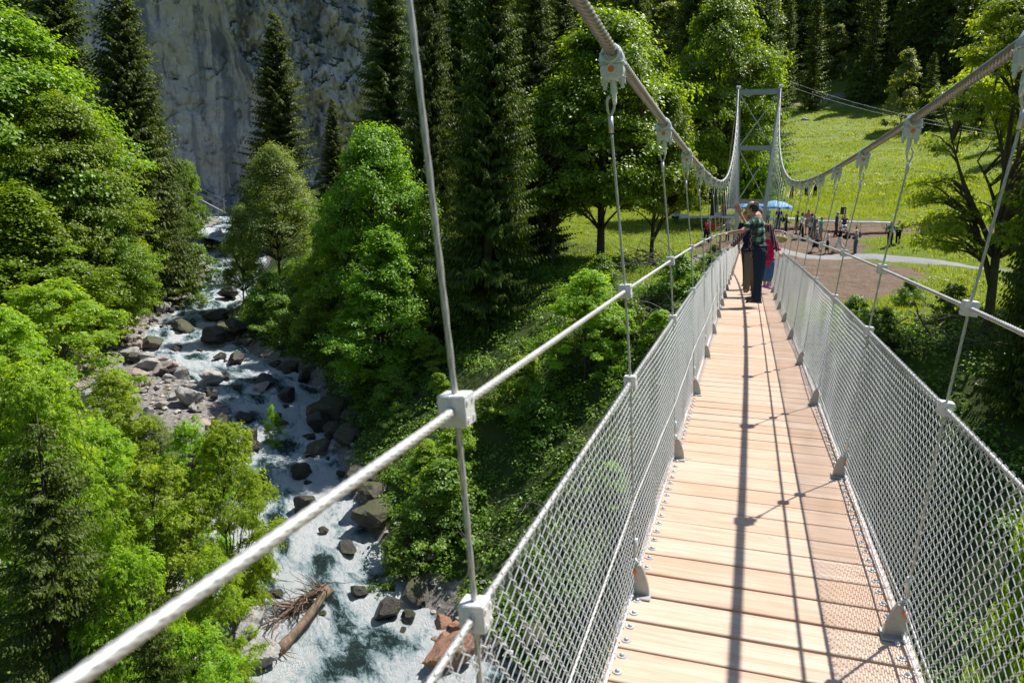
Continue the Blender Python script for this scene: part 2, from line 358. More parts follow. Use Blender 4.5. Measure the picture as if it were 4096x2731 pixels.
# ---------- water ----------
WET = []
def river():
    m = len(RD); nl = 44; 
    # resample densely along the stream
    S = np.arange(0, RS[-1], .13); P = np.stack([np.interp(S, RS, RD[:, k]) for k in range(4)], -1)
    t = np.gradient(P[:, :2], axis=0); t /= np.linalg.norm(t, axis=1)[:, None]; n = np.stack([-t[:, 1], t[:, 0]], -1)
    u = np.linspace(-1, 1, nl); W = P[:, 3]+.45
    X = P[:, None, 0]+n[:, None, 0]*u*W[:, None]; Y = P[:, None, 1]+n[:, None, 1]*u*W[:, None]
    lat = u[None, :]*W[:, None]; ss = S[:, None]+0*lat
    big = fbm(ss/2.2, lat/1.6, o=2, s=5); sm = fbm(ss/.7, lat/.45, o=4, s=8, g=.6)
    stp = np.interp(S, S, P[:, 2])
    # small steps in the bed: the surface drops in stairs
    k = S/3.4+.35*vnoise(S/5, 1.5); stair = (k-np.floor(k)); stair = (sstep(.62, 1.0, stair)-stair)*.30
    grad = np.gradient(P[:, 2], S); Z = stp[:, None]+stair[:, None]*np.clip(grad*8, .3, 1.2)[:, None]+.10*big+.085*np.abs(sm)-.04
    turb = np.clip(.57+.62*fbm(ss/1.9-.3*big, lat/.8, o=4, s=91, g=.6)+np.clip(grad[:, None]*1.6, 0, .45)-.12+stair[:, None]*-1.1-.18*sstep(.6,1,np.abs(u))[None, :], 0, 1)
    for (bx, by, br) in WET:
        i0 = int(np.argmin((P[:, 0]-bx)**2+(P[:, 1]-by)**2)); lo, hi = max(0, i0-60), min(len(S), i0+40)
        dx, dy = X[lo:hi]-bx, Y[lo:hi]-by; dn = -t[i0]; al = dx*dn[0]+dy*dn[1]; la = -dx*dn[1]+dy*dn[0]; dist = np.hypot(dx, dy)
        ring = np.exp(-((dist-br*1.05)/(.16+.12*br))**2); wk = np.exp(-(la/(br*.9+.05))**2)*np.exp(-np.maximum(al, 0)/(2.6*br+.2))*(al > 0)
        turb[lo:hi] = np.clip(turb[lo:hi]+.35*ring+.40*wk, 0, 1.15); Z[lo:hi] += .05*ring+.07*wk*np.abs(sm[lo:hi])-.06*wk
    V = np.stack([X, Y, Z], -1).reshape(-1, 3)
    a, b = len(S), nl; i = (np.arange(a-1)[:, None]*b+np.arange(b-1)[None, :]).ravel()
    uv = np.stack([ss, lat], -1).reshape(-1, 2)
    t = NT('water_mat'); tu = t.n('UVMap').outputs[0]
    at = t.n('VertexColor', layer_name='foam').outputs[0]
    fo = t.n('SeparateColor', {0: at}).outputs[0]
    n1 = t.noise(t.mapping(tu, (1.0, 2.2, 1)), 1.5, 9, .75, 1.8); n2 = t.noise(t.mapping(tu, (1.6, 4, 1)), 7, 6, .75, 1.2)
    f = t.math('ADD', fo, t.math('ADD', t.math('MULTIPLY', t.math('SUBTRACT', n1, .5), 2.2), t.math('MULTIPLY', t.math('SUBTRACT', n2, .5), 1.2)))
    c = t.ramp(f, [(.2, (.028, .05, .05)), (.36, (.07, .12, .125)), (.5, (.2, .31, .34)), (.68, (.42, .55, .61)), (.9, (.70, .78, .82)), (1, (.86, .90, .92))])
    rg = t.ramp(f, [(.3, (.08,)*3), (.6, (.6,)*3)])
    h = t.math('ADD', n2, n1)
    mt = t.done(t.pbr(c, rg, 0, t.bump(h, 1.0, .3), spec=.5))
    obj('river', mesh('river', V, np.stack([i, i+b, i+b+1, i+1], -1), mt, uv=uv, smooth=True, attr={'foam': np.repeat(turb.reshape(-1, 1), 4, 1)}), kind='structure')
# ---------- rock face ----------
def cliff():
    az = np.radians(np.linspace(-72, -20, 520)); nz = 280; zz = np.linspace(-7, 78, nz)
    A, Zg = np.meshgrid(az, zz); u = np.degrees(A)
    Rr = 146+12*((u+45)/25)**2*.5+.10*Zg
    n1 = fbm(u*.22, Zg*.05, o=4, s=101); n2 = fbm(u*.9, Zg*.13+.25*u, o=5, s=102, g=.6); n3 = fbm(u*2.2+Zg*.1, Zg*.5-u*.8, o=4, s=103, g=.6)
    # a smooth scooped slab bounded by a curving overhang edge, rough ground right of it
    edge = -38.2+3.6*np.clip((40-Zg)/22, 0, 1)**1.2
    sl = sstep(-.3, .3, (edge-u))*sstep(-52, -49, u)
    rough = 1-.8*sl
    cr = np.abs(fbm(u*.5+Zg*.06, Zg*.22-u*.25, o=3, s=111)); cr2 = np.abs(fbm(u*1.6+Zg*.2, Zg*.5-u*.8, o=3, s=112))
    Rr = Rr+3.6*sl*sstep(44, 18, np.abs(Zg-24)+0)+2.2*n1+rough*(1.2*n2+.35*n3+1.0*sstep(.16, 0, cr)+.5*sstep(.14, 0, cr2))+sl*(.25*n2+.5*sstep(.07, 0, cr))
    Rr = Rr-3.5*(1-sl)*sstep(0, 6, u-edge)*.5+2.0*sstep(4, -2, Zg)*-1.5
    led = np.abs(((Zg*.16+n2*.6+u*.1) % 1)-.5)*2; Rr = Rr+rough*.6*led
    qz = lambda v, k: (np.floor(v*k)+sstep(.75, 1, v*k-np.floor(v*k)))/k
    tl = u+.35*Zg
    Rr = Rr+(.12+.95*rough)*(1.6*qz(fbm(tl*.30, (Zg-u*.6)*.10, o=3, s=131), 3)+.9*qz(fbm(tl*.8, (Zg-u*.5)*.30, o=3, s=132), 3)+.4*qz(fbm(u*2.0+Zg*.3, Zg*.8-u, o=3, s=133), 2))
    Rr = Rr-2.6*np.exp(-((u-edge)/.5)**2)*sstep(0, 10, Zg)
    X = Rr*np.sin(A); Y = Rr*np.cos(A)
    V = np.stack([X, Y, Zg+.6*n3*rough], -1).reshape(-1, 3); a, b = nz, len(az)
    i = (np.arange(a-1)[:, None]*b+np.arange(b-1)[None, :]).ravel()
    t = NT('cliff_mat'); tc = t.n('TexCoord').outputs['Object']; g = t.n('NewGeometry')
    st = t.noise(t.mapping(tc, (.30, .30, .02)), 1, 6, .7, .5); n = t.noise(tc, .35, 7, .7); nf = t.noise(tc, 1.3, 7, .62, 1.5); nb = t.noise(tc, .06, 4)
    c = t.ramp(n, [(.25, (.36, .34, .32)), (.5, (.54, .51, .475)), (.75, (.70, .67, .62))])
    c = t.mix(t.ramp(st, [(.44, (1,1,1)), (.54, (0,0,0))]), c, (.20, .215, .25))
    c = t.mix(t.math('MULTIPLY', t.ramp(nb, [(.5, (0,0,0)), (.62, (1,1,1))]), .4), c, (.48, .42, .36))
    c = t.mix(t.ramp(nf, [(.34, (1,1,1)), (.39, (0,0,0))]), c, (.16, .15, .145))
    # moss and turf on the ledges
    nz_ = t.n('SeparateXYZ', {0: g.outputs['Normal']}).outputs[2]
    c = t.mix(t.ramp(t.math('ADD', nz_, t.math('MULTIPLY', t.math('SUBTRACT', nf, .5), .5)), [(.62, (0,0,0)), (.75, (1,1,1))]), c, (.05, .07, .02))
    h = t.math('ADD', t.math('MULTIPLY', n, 1.2), nf)
    mt = t.done(t.pbr(c, .9, 0, t.bump(h, .8, .35), spec=.2))
    global CLV; CLV = V
    obj('cliff', mesh('cliff', V, np.stack([i, i+1, i+b+1, i+b], -1), mt, smooth=True), kind='structure')
cliff()
# ---------- the suspension bridge ----------
def z0(Y):
    Y = np.asarray(Y, float); a = .00775*Y-.0012*Y*Y; return np.where(Y > 14, (.00775*14-.0012*196)+(.00775-.0336)*(Y-14), a)
Y0, BAY = 2.918, 1.8
yk = lambda k: Y0+BAY*k
def ch(k): return np.where(np.asarray(k) < 3, 1.975+.0128*(k-3.)**2+.05*np.clip(-np.asarray(k, float), 0, 9), 1.975+.01565*(k-3.)**2*np.clip(.9+.1*(k-3)/20, 0, 1))
TY = 47.0; KT = (TY-Y0)/BAY
def cxw(h): return .554+.1007*(np.minimum(h, 2.3)-.894)+.065*np.maximum(h-2.3, 0)
def steel(name, col, rough, metal, bump=0., sc=60, groove_shade=False):
    t = NT(name); tc = t.n('TexCoord').outputs['Object']; n = t.noise(tc, sc, 4, .7); n2 = t.noise(tc, 7, 3)
    c = t.mix(t.math('MULTIPLY', n2, .45), col, tuple(v*.72 for v in col)); c = t.mix(t.ramp(n, [(.45, (0,0,0)), (.6, (.35,)*3)]), c, tuple(min(1, v*1.25) for v in col))
    if groove_shade: c = t.mix(t.ramp(t.n('SeparateXYZ', {0: t.n('UVMap').outputs[0]}).outputs[0], [(.0, (.9,)*3), (.42, (.45,)*3), (.8, (0,0,0))]), c, tuple(v*.16 for v in col))  # occlusion shade between the strands, painted into the rope colour
    MAT[name] = t.done(t.pbr(c, t.ramp(n2, [(.3, (rough-.1,)*3), (.7, (rough+.12,)*3)]), metal, t.bump(n, bump, .003) if bump else None)); return MAT[name]
GALV = steel('galvanised', (.50, .52, .54), .45, .75, .3)
WIRE = steel('wire_galvanised', (.76, .78, .80), .42, .25)
ROPE = steel('rope_steel', (.42, .40, .38), .5, .6, groove_shade=True)
RAIL = steel('rail_rope', (.62, .615, .60), .45, .45, groove_shade=True)
CAST = steel('clamp_alloy', (.74, .745, .75), .5, .3, .5, 220)
FORG = steel('forged_clamp', (.68, .73, .73), .45, .4, .3)
TOWM = steel('tower_steel', (.36, .40, .45), .5, .4)
ORNG = plain('orange_cap', (.85, .18, .02), .5)
KMIN, KMAX = -4, 24
bridge = thing('suspension_bridge', 'pedestrian suspension bridge with plank deck, wire mesh sides and a grey steel tower', 'bridge')
# rope ends on every hanger
def hx(h): return .434+.066+(.554-.5)*h/.894 if h < .894 else .554+.1007*(h-.894)
def lobed(mb, P, r, n, lobes, amp, twist, step):
    P = np.asarray(P, float); L = np.concatenate([[0], np.cumsum(np.linalg.norm(np.diff(P, axis=0), axis=1))])
    S = np.arange(0, L[-1], step); Q = np.stack([np.interp(S, L, P[:, i]) for i in range(3)], -1)
    mb.tube(Q, r, n, lobes=lobes, amp=amp, twist=twist)
def mids(f, ks, sub=1):   # polyline through stations
    return np.array([f(k) for k in ks])
for s in (-1, 1):
    ks = np.arange(KMIN, KT+.001, .25); ks[-1] = KT
    cab = np.array([(s*cxw(ch(k)), yk(k), ch(k)+.040+z0(yk(k))) for k in ks])
    mb = MB(); near = cab[cab[:, 1] < 17]; lobed(mb, near, .0205, 30, 7, .26, 22, .008)
    far = cab[cab[:, 1] > 16.8]
    mb.tube(far, .022, 8)
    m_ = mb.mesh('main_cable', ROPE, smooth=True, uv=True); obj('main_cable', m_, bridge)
    # back stay from tower head down behind
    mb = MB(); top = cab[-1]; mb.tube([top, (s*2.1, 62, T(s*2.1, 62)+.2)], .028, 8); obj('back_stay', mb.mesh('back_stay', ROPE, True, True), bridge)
    for nm, x, h, r in (('handrail_rope', .5898, 1.2504, .0072), ('net_top_rope', .5539, .8938, .0064)):
        ks = np.arange(KMIN, KMAX+1.01, 1.0)
        P = np.array([(s*x, yk(k), h+z0(yk(k))) for k in ks]); mb = MB()
        lobed(mb, P[:13], r, 12, 6, .26, 48, .006) if nm[0] == 'h' else lobed(mb, P[:13], r, 10, 6, .14, 60, .01)
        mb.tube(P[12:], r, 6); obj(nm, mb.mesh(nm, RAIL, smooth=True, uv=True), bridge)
# net: chain link
def net(s):
    mb = MB(); pw, ph, H = .054, .06, .885; nrow = int(H/ph*2)          # half periods down the height
    ya, yb = yk(-2)-.2, 46.0; rr = random.Random(s)
    rows = np.arange(nrow+1)
    i = 0; y = ya
    Vs = []; Qs = []; n0 = 0; st = []
    while y < yb:
        near = y < 9; sub = 4 if near else 2; n = 5 if near else 3
        tt = np.arange(nrow*sub+1)/sub; ph_ = (tt % 2); tri = np.where(ph_ < 1, ph_, 2-ph_)     # 0..1..0
        tri = tri if not near else .5-.5*np.cos(math.pi*tri)*(.62+.38*np.abs(np.cos(math.pi*tri)))
        sg = 1 if i % 2 else -1
        off = sg*(tri-.5)*(pw*.5*1.14)
        hz = H-tt*ph/2
        xx = .5+(.554-.5)*hz/.894+.0028*np.cos(math.pi*tt)*sg
        wob = .008*vnoise(y*2.3, hz*3, s=s+3)
        yy = y+off+.004*vnoise(y*5, hz*6, s=s+7)
        # the top edge hangs off its rope between the clamps and the sag shows a little
        kk = (y-Y0)/BAY; sagk = .014*math.sin(math.pi*(kk-math.floor(kk)))**2
        P = np.stack([s*(xx+wob), yy, z0(yy)+hz+.012-sagk*hz/H*.6], -1)
        t = np.gradient(P, axis=0); t /= np.linalg.norm(t, axis=1)[:, None]; a = np.cross(t, [1., 0, 0]); a /= np.linalg.norm(a, axis=1)[:, None]; b = np.cross(t, a)
        A = np.arange(n)/n*2*math.pi; r = .00125 if near else .00135
        V = P[:, None]+r*(np.cos(A)[None, :, None]*a[:, None]+np.sin(A)[None, :, None]*b[:, None]); m = len(P)
        ii = np.arange(m-1)[:, None]*n; jj = np.arange(n)[None]; kq = (jj+1) % n
        Vs.append(V.reshape(-1, 3)); Qs.append(np.stack([ii+jj, ii+kq, ii+n+kq, ii+n+jj], -1).reshape(-1, 4)+n0); n0 += m*n
        y += pw*.5*(1 if True else 1)*1.0; i += 1
        y += pw*.0
    me = mesh('net', np.concatenate(Vs), np.concatenate(Qs), WIRE, smooth=True)
    o = obj('net', me, bridge)
    # selvedge loops, bottom rope and slanting lacing wire
    mb = MB()
    for y in np.arange(yk(-1)-.9, 20, .054):
        zc = float(z0(y))+.894; L = .05
        mb.tube([(s*.555, y, zc+.011), (s*.566, y+.004, zc), (s*.556, y+.006, zc-.035), (s*.546, y+.01, zc-.01), (s*.551, y+.012, zc+.010)], .0015, 4, cap=False)
    Yb = np.arange(yk(-1), 46, .3); rz_ = np.array([(s*.503, y, float(z0(y))+.022+.004*math.sin(y*30)) for y in Yb]); mb.tube(rz_, .006, 6)
    for y in np.arange(yk(-1), 16, .1):
        a = y*60; zc = float(z0(y))+.022; mb.tube([(s*(.503+.012*math.cos(a+q)), y+q*.012, zc+.012*math.sin(a+q)) for q in (0, 1.5, 3, 4.5, 6)], .0018, 4, cap=False)
    obj('net_lacing', mb.mesh('net_lacing', WIRE, True), bridge)
    mb = MB(); kz = np.arange(-2, KMAX+1, .5)
    hh = .11 if s > 0 else .40
    lobed(mb, [(s*(.488+.05*hh), yk(k), float(z0(yk(k)))+hh+(.03*math.cos(k*3)) ) for k in kz][:20], .0042, 8, 6, .2, 120, .012)
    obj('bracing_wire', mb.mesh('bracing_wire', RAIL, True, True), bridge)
net(-1); net(1)
# shared hardware
def block_mesh(w, d, h):
    mb = MB(); mb.box((0, 0, 0), (w*.46, d, h)); me = mb.mesh('clamp_block', CAST)
    mb = MB(); mb.box((w*.245, 0, 0), (w*.46, d, h)); mb.box((-w*.245, 0, 0), (w*.46, d, h)); mb.box((0, 0, 0), (w*.2, d*.96, h*.97))
    me = mb.mesh('clamp_block', CAST); bevel(me, .0015, 2)
    mb = MB()
    for z in (-h*.28, h*.28):
        for y in (-d*.28, d*.28):
            mb.cyl((-w*.49, y, z), (-w*.53, y, z), .004, 6); mb.cyl((w*.49, y, z), (w*.53, y, z), .004, 6)
    b2 = mb.mesh('bolts', CAST); bm = bmesh.new(); bm.from_mesh(me); bm.from_mesh(b2); bm.to_mesh(me); bm.free()
    return me
BLK = block_mesh(.050, .044, .052); BLM = block_mesh(.048, .042, .050)
def cable_clamp():
    mb = MB()
    # hood over the cable (cable runs along y through it), lower jaw, seam lip
    prof = [(-.046, .0), (-.052, .012), (-.050, .03), (-.036, .066), (-.018, .082), (.018, .082), (.036, .066), (.050, .03), (.052, .012), (.046, .0)]
    n = len(prof); V = [(x, y*(1-.35*max(0, z-.03)/.05), z) for y in (-.04, .04) for x, z in prof]
    mb.add(V, [(i, i+1, n+i+1, n+i) for i in range(n-1)]+[(n-1, 0, n, 2*n-1)], N=[list(range(n))[::-1], [n+i for i in range(n)]])
    mb.box((0, 0, -.002), (.114, .092, .008))
    prof = [(-.046, 0), (-.050, -.02), (-.046, -.052), (-.030, -.066), (.030, -.066), (.046, -.052), (.050, -.02), (.046, 0)]
    n = len(prof); V = [(x, y, z-.004) for y in (-.036, .036) for x, z in prof]
    mb.add(V, [(i, n+i, n+i+1, i+1) for i in range(n-1)]+[(n-1, 2*n-1, n, 0)], N=[list(range(n)), [n+i for i in range(n)][::-1]])
    me = mb.mesh('cable_clamp', FORG); bevel(me, .006, 3)
    mb = MB(); a = np.linspace(0, 2*math.pi, 20)
    for y in (-.041, .041): mb.tube([(0+.034*math.cos(q), y, .036+.034*math.sin(q)) for q in a], .0075, 6, cap=False)   # rounded cable mouths
    mb.cyl((0, -.046, -.028), (0, .046, -.028), .023, 16)
    for x in (-.038, .038):                                                   # stud, nut
        mb.cyl((x, 0, -.05), (x, 0, -.104), .0085, 8); mb.cyl((x, 0, -.062), (x, 0, -.084), .0155, 6); mb.cyl((x, 0, -.058), (x, 0, -.062), .018, 10)
    # fork / shackle to the thimble
    mb.tube([(0, 0, -.03), (0, 0, -.08), (0, .0, -.125)], [.019, .015, .015], 10)
    mb.tube([(.0, -.018, -.12), (0, -.017, -.15), (0, 0, -.168), (0, .017, -.15), (0, .018, -.12)], .008, 8)
    b2 = mb.mesh('x', FORG, smooth=True); bm = bmesh.new(); bm.from_mesh(me); bm.from_mesh(b2); bm.to_mesh(me); bm.free(); bpy.data.meshes.remove(b2)
    return autosmooth(me, 45)
CLP = cable_clamp()
PIN = MB().cyl((0, -.049, -.028), (0, .049, -.028), .0135, 16).mesh('clamp_pin', ORNG)
CLF = None
mb = MB()                                                                     # gusset on the deck edge
n_ = [(-.052, 0), (.030, 0), (.038, .03), (.022, .11), (.006, .135), (-.010, .135), (-.024, .11), (-.044, .05)]
V = [(x, y, z) for y in (-.012, .012) for x, z in n_]; q = len(n_)
mb.add(V, [(i, (i+1) % q, q+(i+1) % q, q+i) for i in range(q)], N=[list(range(q))[::-1], [q+i for i in range(q)]])
mb.box((-.008, 0, .004), (.10, .09, .008))
GUS = bevel(mb.mesh('deck_bracket', steel('bracket_steel', (.40, .395, .37), .55, .5)), .003, 1)
mb = MB(); mb.tube([(-.014, 0, .085), (-.016, 0, .14), (0, 0, .16), (.016, 0, .14), (.014, 0, .085)], .0065, 8); mb.cyl((-.02, 0, .1), (.02, 0, .1), .008, 8)
SHK = mb.mesh('shackle', GALV, True)
ORB = MB().cyl((0, -.02, .104), (0, -.0125, .104), .011, 12).mesh('bracket_pin', ORNG)
for k in range(KMIN, KMAX+1):
    Y = yk(k); zd = float(z0(Y)); h = float(ch(k)); xt = float(cxw(ch(k)))
    for s in (-1, 1):
        mb = MB(); HS = .86; top = np.array((s*xt, Y, h+zd-.028*HS)); lean = np.array((s*.1*.0, 0, 1.))
        b = np.array((s*.503, Y, zd+.155)); m1 = np.array((s*.5539, Y, zd+.8938)); m2 = np.array((s*.5898, Y, zd+1.2504)); e = m2-m1; e /= np.linalg.norm(e)
        end = np.array((s*xt, Y, h+zd-.15*HS))
        ferr = np.array((s*xt, Y, h+zd-.225*HS)); f2 = ferr-(ferr-m2)/np.linalg.norm(ferr-m2)*.055
        if k <= 8:
            lobed(mb, [b, m1, m2, f2], .005, 10, 6, .22, 90, .010)
        else: mb.tube([b, m1, m2, f2], .0062, 6)
        # eye round the thimble, ferrule
        u = (end-ferr)/np.linalg.norm(end-ferr); px = unit(np.array((u[2], 0, -u[0])))
        loop = [ferr, ferr+u*.03+px*.012, ferr+u*.062+px*.015, ferr+u*.078+px*.008, ferr+u*.081, ferr+u*.078-px*.008, ferr+u*.062-px*.015, ferr+u*.03-px*.012, ferr]
        mb.tube(loop, .005, 6); mb.cyl(f2, ferr+u*.006, .0095, 10); mb.cyl(b+(0, 0, .03), b+(0, 0, .09), .0095, 10)
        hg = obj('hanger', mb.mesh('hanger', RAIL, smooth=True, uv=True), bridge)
        # the slope of the cable tilts the clamp
        sl = math.atan2(float(ch(k+.5)-ch(k-.5)), BAY); tilt = -s*math.atan(.10)
        def put(nm, me, loc, rot=(0,0,0)): return obj(nm, me, hg, loc, rot)
        c = put('cable_clamp', CLP, (s*xt, Y, h+zd+.0), (0, -tilt, 0)); c.scale = (HS,)*3
        put('clamp_pin', PIN, (s*xt, Y, h+zd), (0, -tilt, 0)).scale = (HS,)*3
        put('handrail_clamp', BLK, tuple(m2), (0, -tilt, 0)); put('net_clamp', BLM, tuple(m1), (0, -tilt, 0))
        g = put('deck_bracket', GUS, (s*.486, Y, zd+.002)); g.scale = (s, 1, 1)
        put('shackle', SHK, (s*.503, Y, zd+.0), (0, 0, 0)); put('bracket_pin', ORB, (s*.503, Y, zd))
# deck
def deck():
    mb = MB(); rr = random.Random(4); cols = []; pitch = .2; y = yk(-3); bolts = MB()
    while y < 46.6:
        gap = rr.choice([.006, .008, .009, .011, .013, .017, .020]); w = pitch-gap; yc = y+pitch/2; t = .048; z = float(z0(yc)); sl = math.atan(float(z0(yc+.1)-z0(yc-.1))/.2)
        e1, e2 = .52+rr.uniform(0, .012), .52+rr.uniform(0, .012); c = rr.random(); tw = rr.uniform(-.0025, .0025); 
        X = np.array([-e1, -.25, 0, .25, e2])
        V = []
        for x in X:
            cup = rr.uniform(-.0006, .0006)
            for (yy, zz) in ((-w/2, -t), (w/2, -t), (w/2, 0), (w/2-.004, .003), (-w/2+.004, .003), (-w/2, 0)):
                V.append((x, yc+yy, z+zz-.003+sl*yy+tw*(x/.5)*(yy/w)+cup))
        Q = []
        for i in range(4):
            for j in range(6): Q.append((i*6+j, i*6+(j+1) % 6, (i+1)*6+(j+1) % 6, (i+1)*6+j))
        mb.add(V, [q[::-1] for q in Q], N=[list(range(6)), [24+i for i in range(6)][::-1]]); cols += [c]*30
        for s in (-1, 1):
            for o in (-.048, .05):
                b = np.array((s*.478, yc+o, z+sl*o)); bolts.cyl(b+(0, 0, .001), b+(0, 0, .0035), .017, 14); bolts.ell(b+(0, 0, .0035), (.0095, .0095, .009), 8, 5)
        y += pitch
    t = NT('deck_boards'); tc = t.n('TexCoord').outputs['Object']; isl = t.n('NewGeometry').outputs['Random Per Island']
    off = t.n('CombineXYZ', {0: t.math('MULTIPLY', isl, 37), 1: 0., 2: t.math('MULTIPLY', isl, 91)}).outputs[0]
    v = t.n('VectorMath', {0: tc, 1: off}, operation='ADD').outputs[0]
    g1 = t.noise(t.mapping(v, (1.6, 34, 34)), 1, 6, .6, .7); g2 = t.noise(t.mapping(v, (5, 130, 130)), 1, 3, .6); g3 = t.noise(t.mapping(v, (2.2, 5, 5)), 1, 4, .6)
    c = t.ramp(isl, [(0, (.50, .345, .24)), (.2, (.55, .40, .30)), (.4, (.47, .30, .20)), (.55, (.57, .43, .33)), (.7, (.53, .38, .27)), (.85, (.59, .46, .36)), (1, (.49, .34, .24))])
    c = t.mix(t.ramp(g1, [(.38, (0,0,0)), (.68, (.75,)*3)]), c, t.mix(.65, c, (.30, .155, .08)))
    c = t.mix(t.ramp(g2, [(.45, (0,0,0)), (.7, (.4,)*3)]), c, (.32, .17, .09))
    c = t.mix(t.ramp(g3, [(.5, (0,0,0)), (.75, (.3,)*3)]), c, (.62, .52, .42))
    vo = t.n('TexVoronoi', {'Scale': 1.0, 'Randomness': 1.0}); t.L.new(t.mapping(v, (3.2, 9, 9)), vo.inputs['Vector'])
    kd = vo.outputs['Distance']; sel = t.n('SeparateColor', {0: vo.outputs['Color']}).outputs[0]
    kn = t.math('MULTIPLY', t.ramp(kd, [(.0, (1,1,1)), (.07, (1,1,1)), (.10, (0,0,0))]), t.ramp(sel, [(.66, (0,0,0)), (.68, (1,1,1))]))
    c = t.mix(t.math('MULTIPLY', kn, .8), c, (.28, .12, .05))
    st = t.ramp(t.noise(tc, 2.3, 7, .75), [(.5, (0,0,0)), (.72, (.5,)*3)]); c = t.mix(st, c, (.40, .33, .27))
    m_ = t.done(t.pbr(c, .62, 0, t.bump(t.math('ADD', g1, t.math('MULTIPLY', g2, .4)), .25, .004), spec=.3))
    obj('deck', mb.mesh('deck', m_), bridge)
    obj('deck_bolts', autosmooth(bolts.mesh('deck_bolts', GALV), 50), bridge)
    mb = MB(); ks = np.arange(KMIN, KT, .5)
    for s in (-1, 1):
        P = [(s*.40, yk(k), float(z0(yk(k)))-.10) for k in ks if yk(k) < 46.5]
        for a, b in zip(P[:-1], P[1:]): mb.bar(a, b, .05, .09)
    for k in range(KMIN, KMAX+1): mb.box((0, yk(k), float(z0(yk(k)))-.19), (1.14, .09, .09))
    obj('understructure', mb.mesh('understructure', GALV), bridge)
deck()
# far tower
def tower():
    zt = 8.22; zb = T(0, TY)-.3; base = obj('tower', None, bridge, (0, 0, 0))
    def lx(z): return .80+(1.145-.80)*(z-1.8)/(zt-1.8)
    def ibeam(mb, a, b, w, d, up):
        a, b = np.array(a, float), np.array(b, float); dr = (b-a)/np.linalg.norm(b-a); u = np.array(up, float); x = np.cross(dr, u); x /= np.linalg.norm(x); u = np.cross(x, dr)
        M3 = np.array([x, dr, u]).T; L = np.linalg.norm(b-a); c = (a+b)/2
        mb.box(c+x*w*.47, (w*.08, L, d), M3); mb.box(c-x*w*.47, (w*.08, L, d), M3); mb.box(c, (w*.86, L, d*.12), M3)
    for s in (-1, 1):
        mb = MB(); ibeam(mb, (s*lx(zb), TY, zb), (s*lx(zt), TY, zt), .22, .24, (0, 1, 0)); mb.bar((s*lx(zb), TY, zb), (s*lx(zt), TY, zt), .20, .19, (0, 1, 0))
        obj('leg', mb.mesh('leg', TOWM), base)
        mb = MB(); mb.box((s*1.15, TY, zt+.04), (.2, .34, .08)); mb.box((s*1.15, TY, zt+.12), (.09, .30, .10)); mb.cyl((s*1.15-.12, TY, zt+.13), (s*1.15+.12, TY, zt+.13), .07, 14)
        obj('cable_saddle', bevel(mb.mesh('cable_saddle', GALV), .01, 1), base)
    for z, h in ((zt-.15, .26), (4.98, .24), (1.95, .24)):
        mb = MB(); x = lx(z)-.10; mb.box((0, TY, z), (2*x, .15, h)); mb.box((0, TY, z+h/2+.006), (2*x, .20, .016)); mb.box((0, TY, z-h/2-.006), (2*x, .20, .016)); obj('beam', mb.mesh('beam', TOWM), base)
    for za, zc in ((5.12, zt-.32), (2.10, 4.84)):
        for s in (-1, 1):
            mb = MB(); mb.bar((-s*(lx(za)-.12), TY+s*.03, za), (s*(lx(zc)-.12), TY+s*.03, zc), .055, .055, (0, 1, 0)); obj('brace', mb.mesh('brace', GALV), base)
tower()
# ---------- vegetation ----------
def leafmat(name, a, b, c, tr=.45, trc=None, rough=.4, tint=.25):
    t = NT(name); isl = t.n('NewGeometry').outputs['Random Per Island']; oi = t.n('ObjectInfo').outputs['Random']
    tc = t.n('TexCoord').outputs['Object']; n = t.noise(tc, .45, 4, .65)
    f = t.math('ADD', t.math('MULTIPLY', isl, .55), t.math('MULTIPLY', n, .8)); f = t.math('SUBTRACT', f, .12)
    col = t.ramp(f, [(.2, a), (.5, b), (.9, c)])
    hs = t.n('HueSaturation', {'Hue': t.math('ADD', .5, t.math('MULTIPLY', t.math('SUBTRACT', oi, .5), .03)), 'Saturation': 1.0, 'Value': t.math('ADD', 1-tint/2, t.math('MULTIPLY', oi, tint)), 'Color': col}).outputs[0]
    d = t.pbr(hs, rough, 0, spec=.35)
    tl = t.n('BsdfTranslucent', {'Color': t.mix(1.0, hs, trc or (2.3, 2.1, .5), 'MULTIPLY')}).outputs[0]
    ms = t.n('MixShader', {0: tr, 1: d, 2: tl}).outputs[0]
    return t.done(ms)
LM = leafmat('maple_leaf', (.07, .15, .010), (.14, .245, .014), (.25, .36, .025))
LY = leafmat('young_maple_leaf', (.11, .20, .012), (.20, .32, .02), (.32, .44, .035), .5)
LA = leafmat('alder_leaf', (.09, .14, .035), (.16, .22, .06), (.27, .33, .11))
NM = leafmat('spruce_needle', (.035, .065, .009), (.07, .115, .012), (.14, .20, .022), .32, (2.0, 1.8, .4), .55)
UM = leafmat('undergrowth_leaf', (.06, .13, .014), (.12, .22, .025), (.22, .34, .05), .45)
def barkmat(name, a, b):
    t = NT(name); tc = t.n('TexCoord').outputs['Object']; n = t.noise(t.mapping(tc, (1, 1, .25)), 9, 6, .75); n2 = t.noise(tc, 1.4, 4)
    c = t.ramp(n, [(.3, a), (.7, b)]); c = t.mix(t.ramp(n2, [(.5, (0,0,0)), (.65, (.7,)*3)]), c, (.06, .075, .03))
    return t.done(t.pbr(c, .9, 0, t.bump(n, .9, .04), spec=.2))
BK = barkmat('bark', (.045, .034, .026), (.15, .12, .10)); BKS = barkmat('spruce_bark', (.035, .025, .02), (.10, .075, .06))
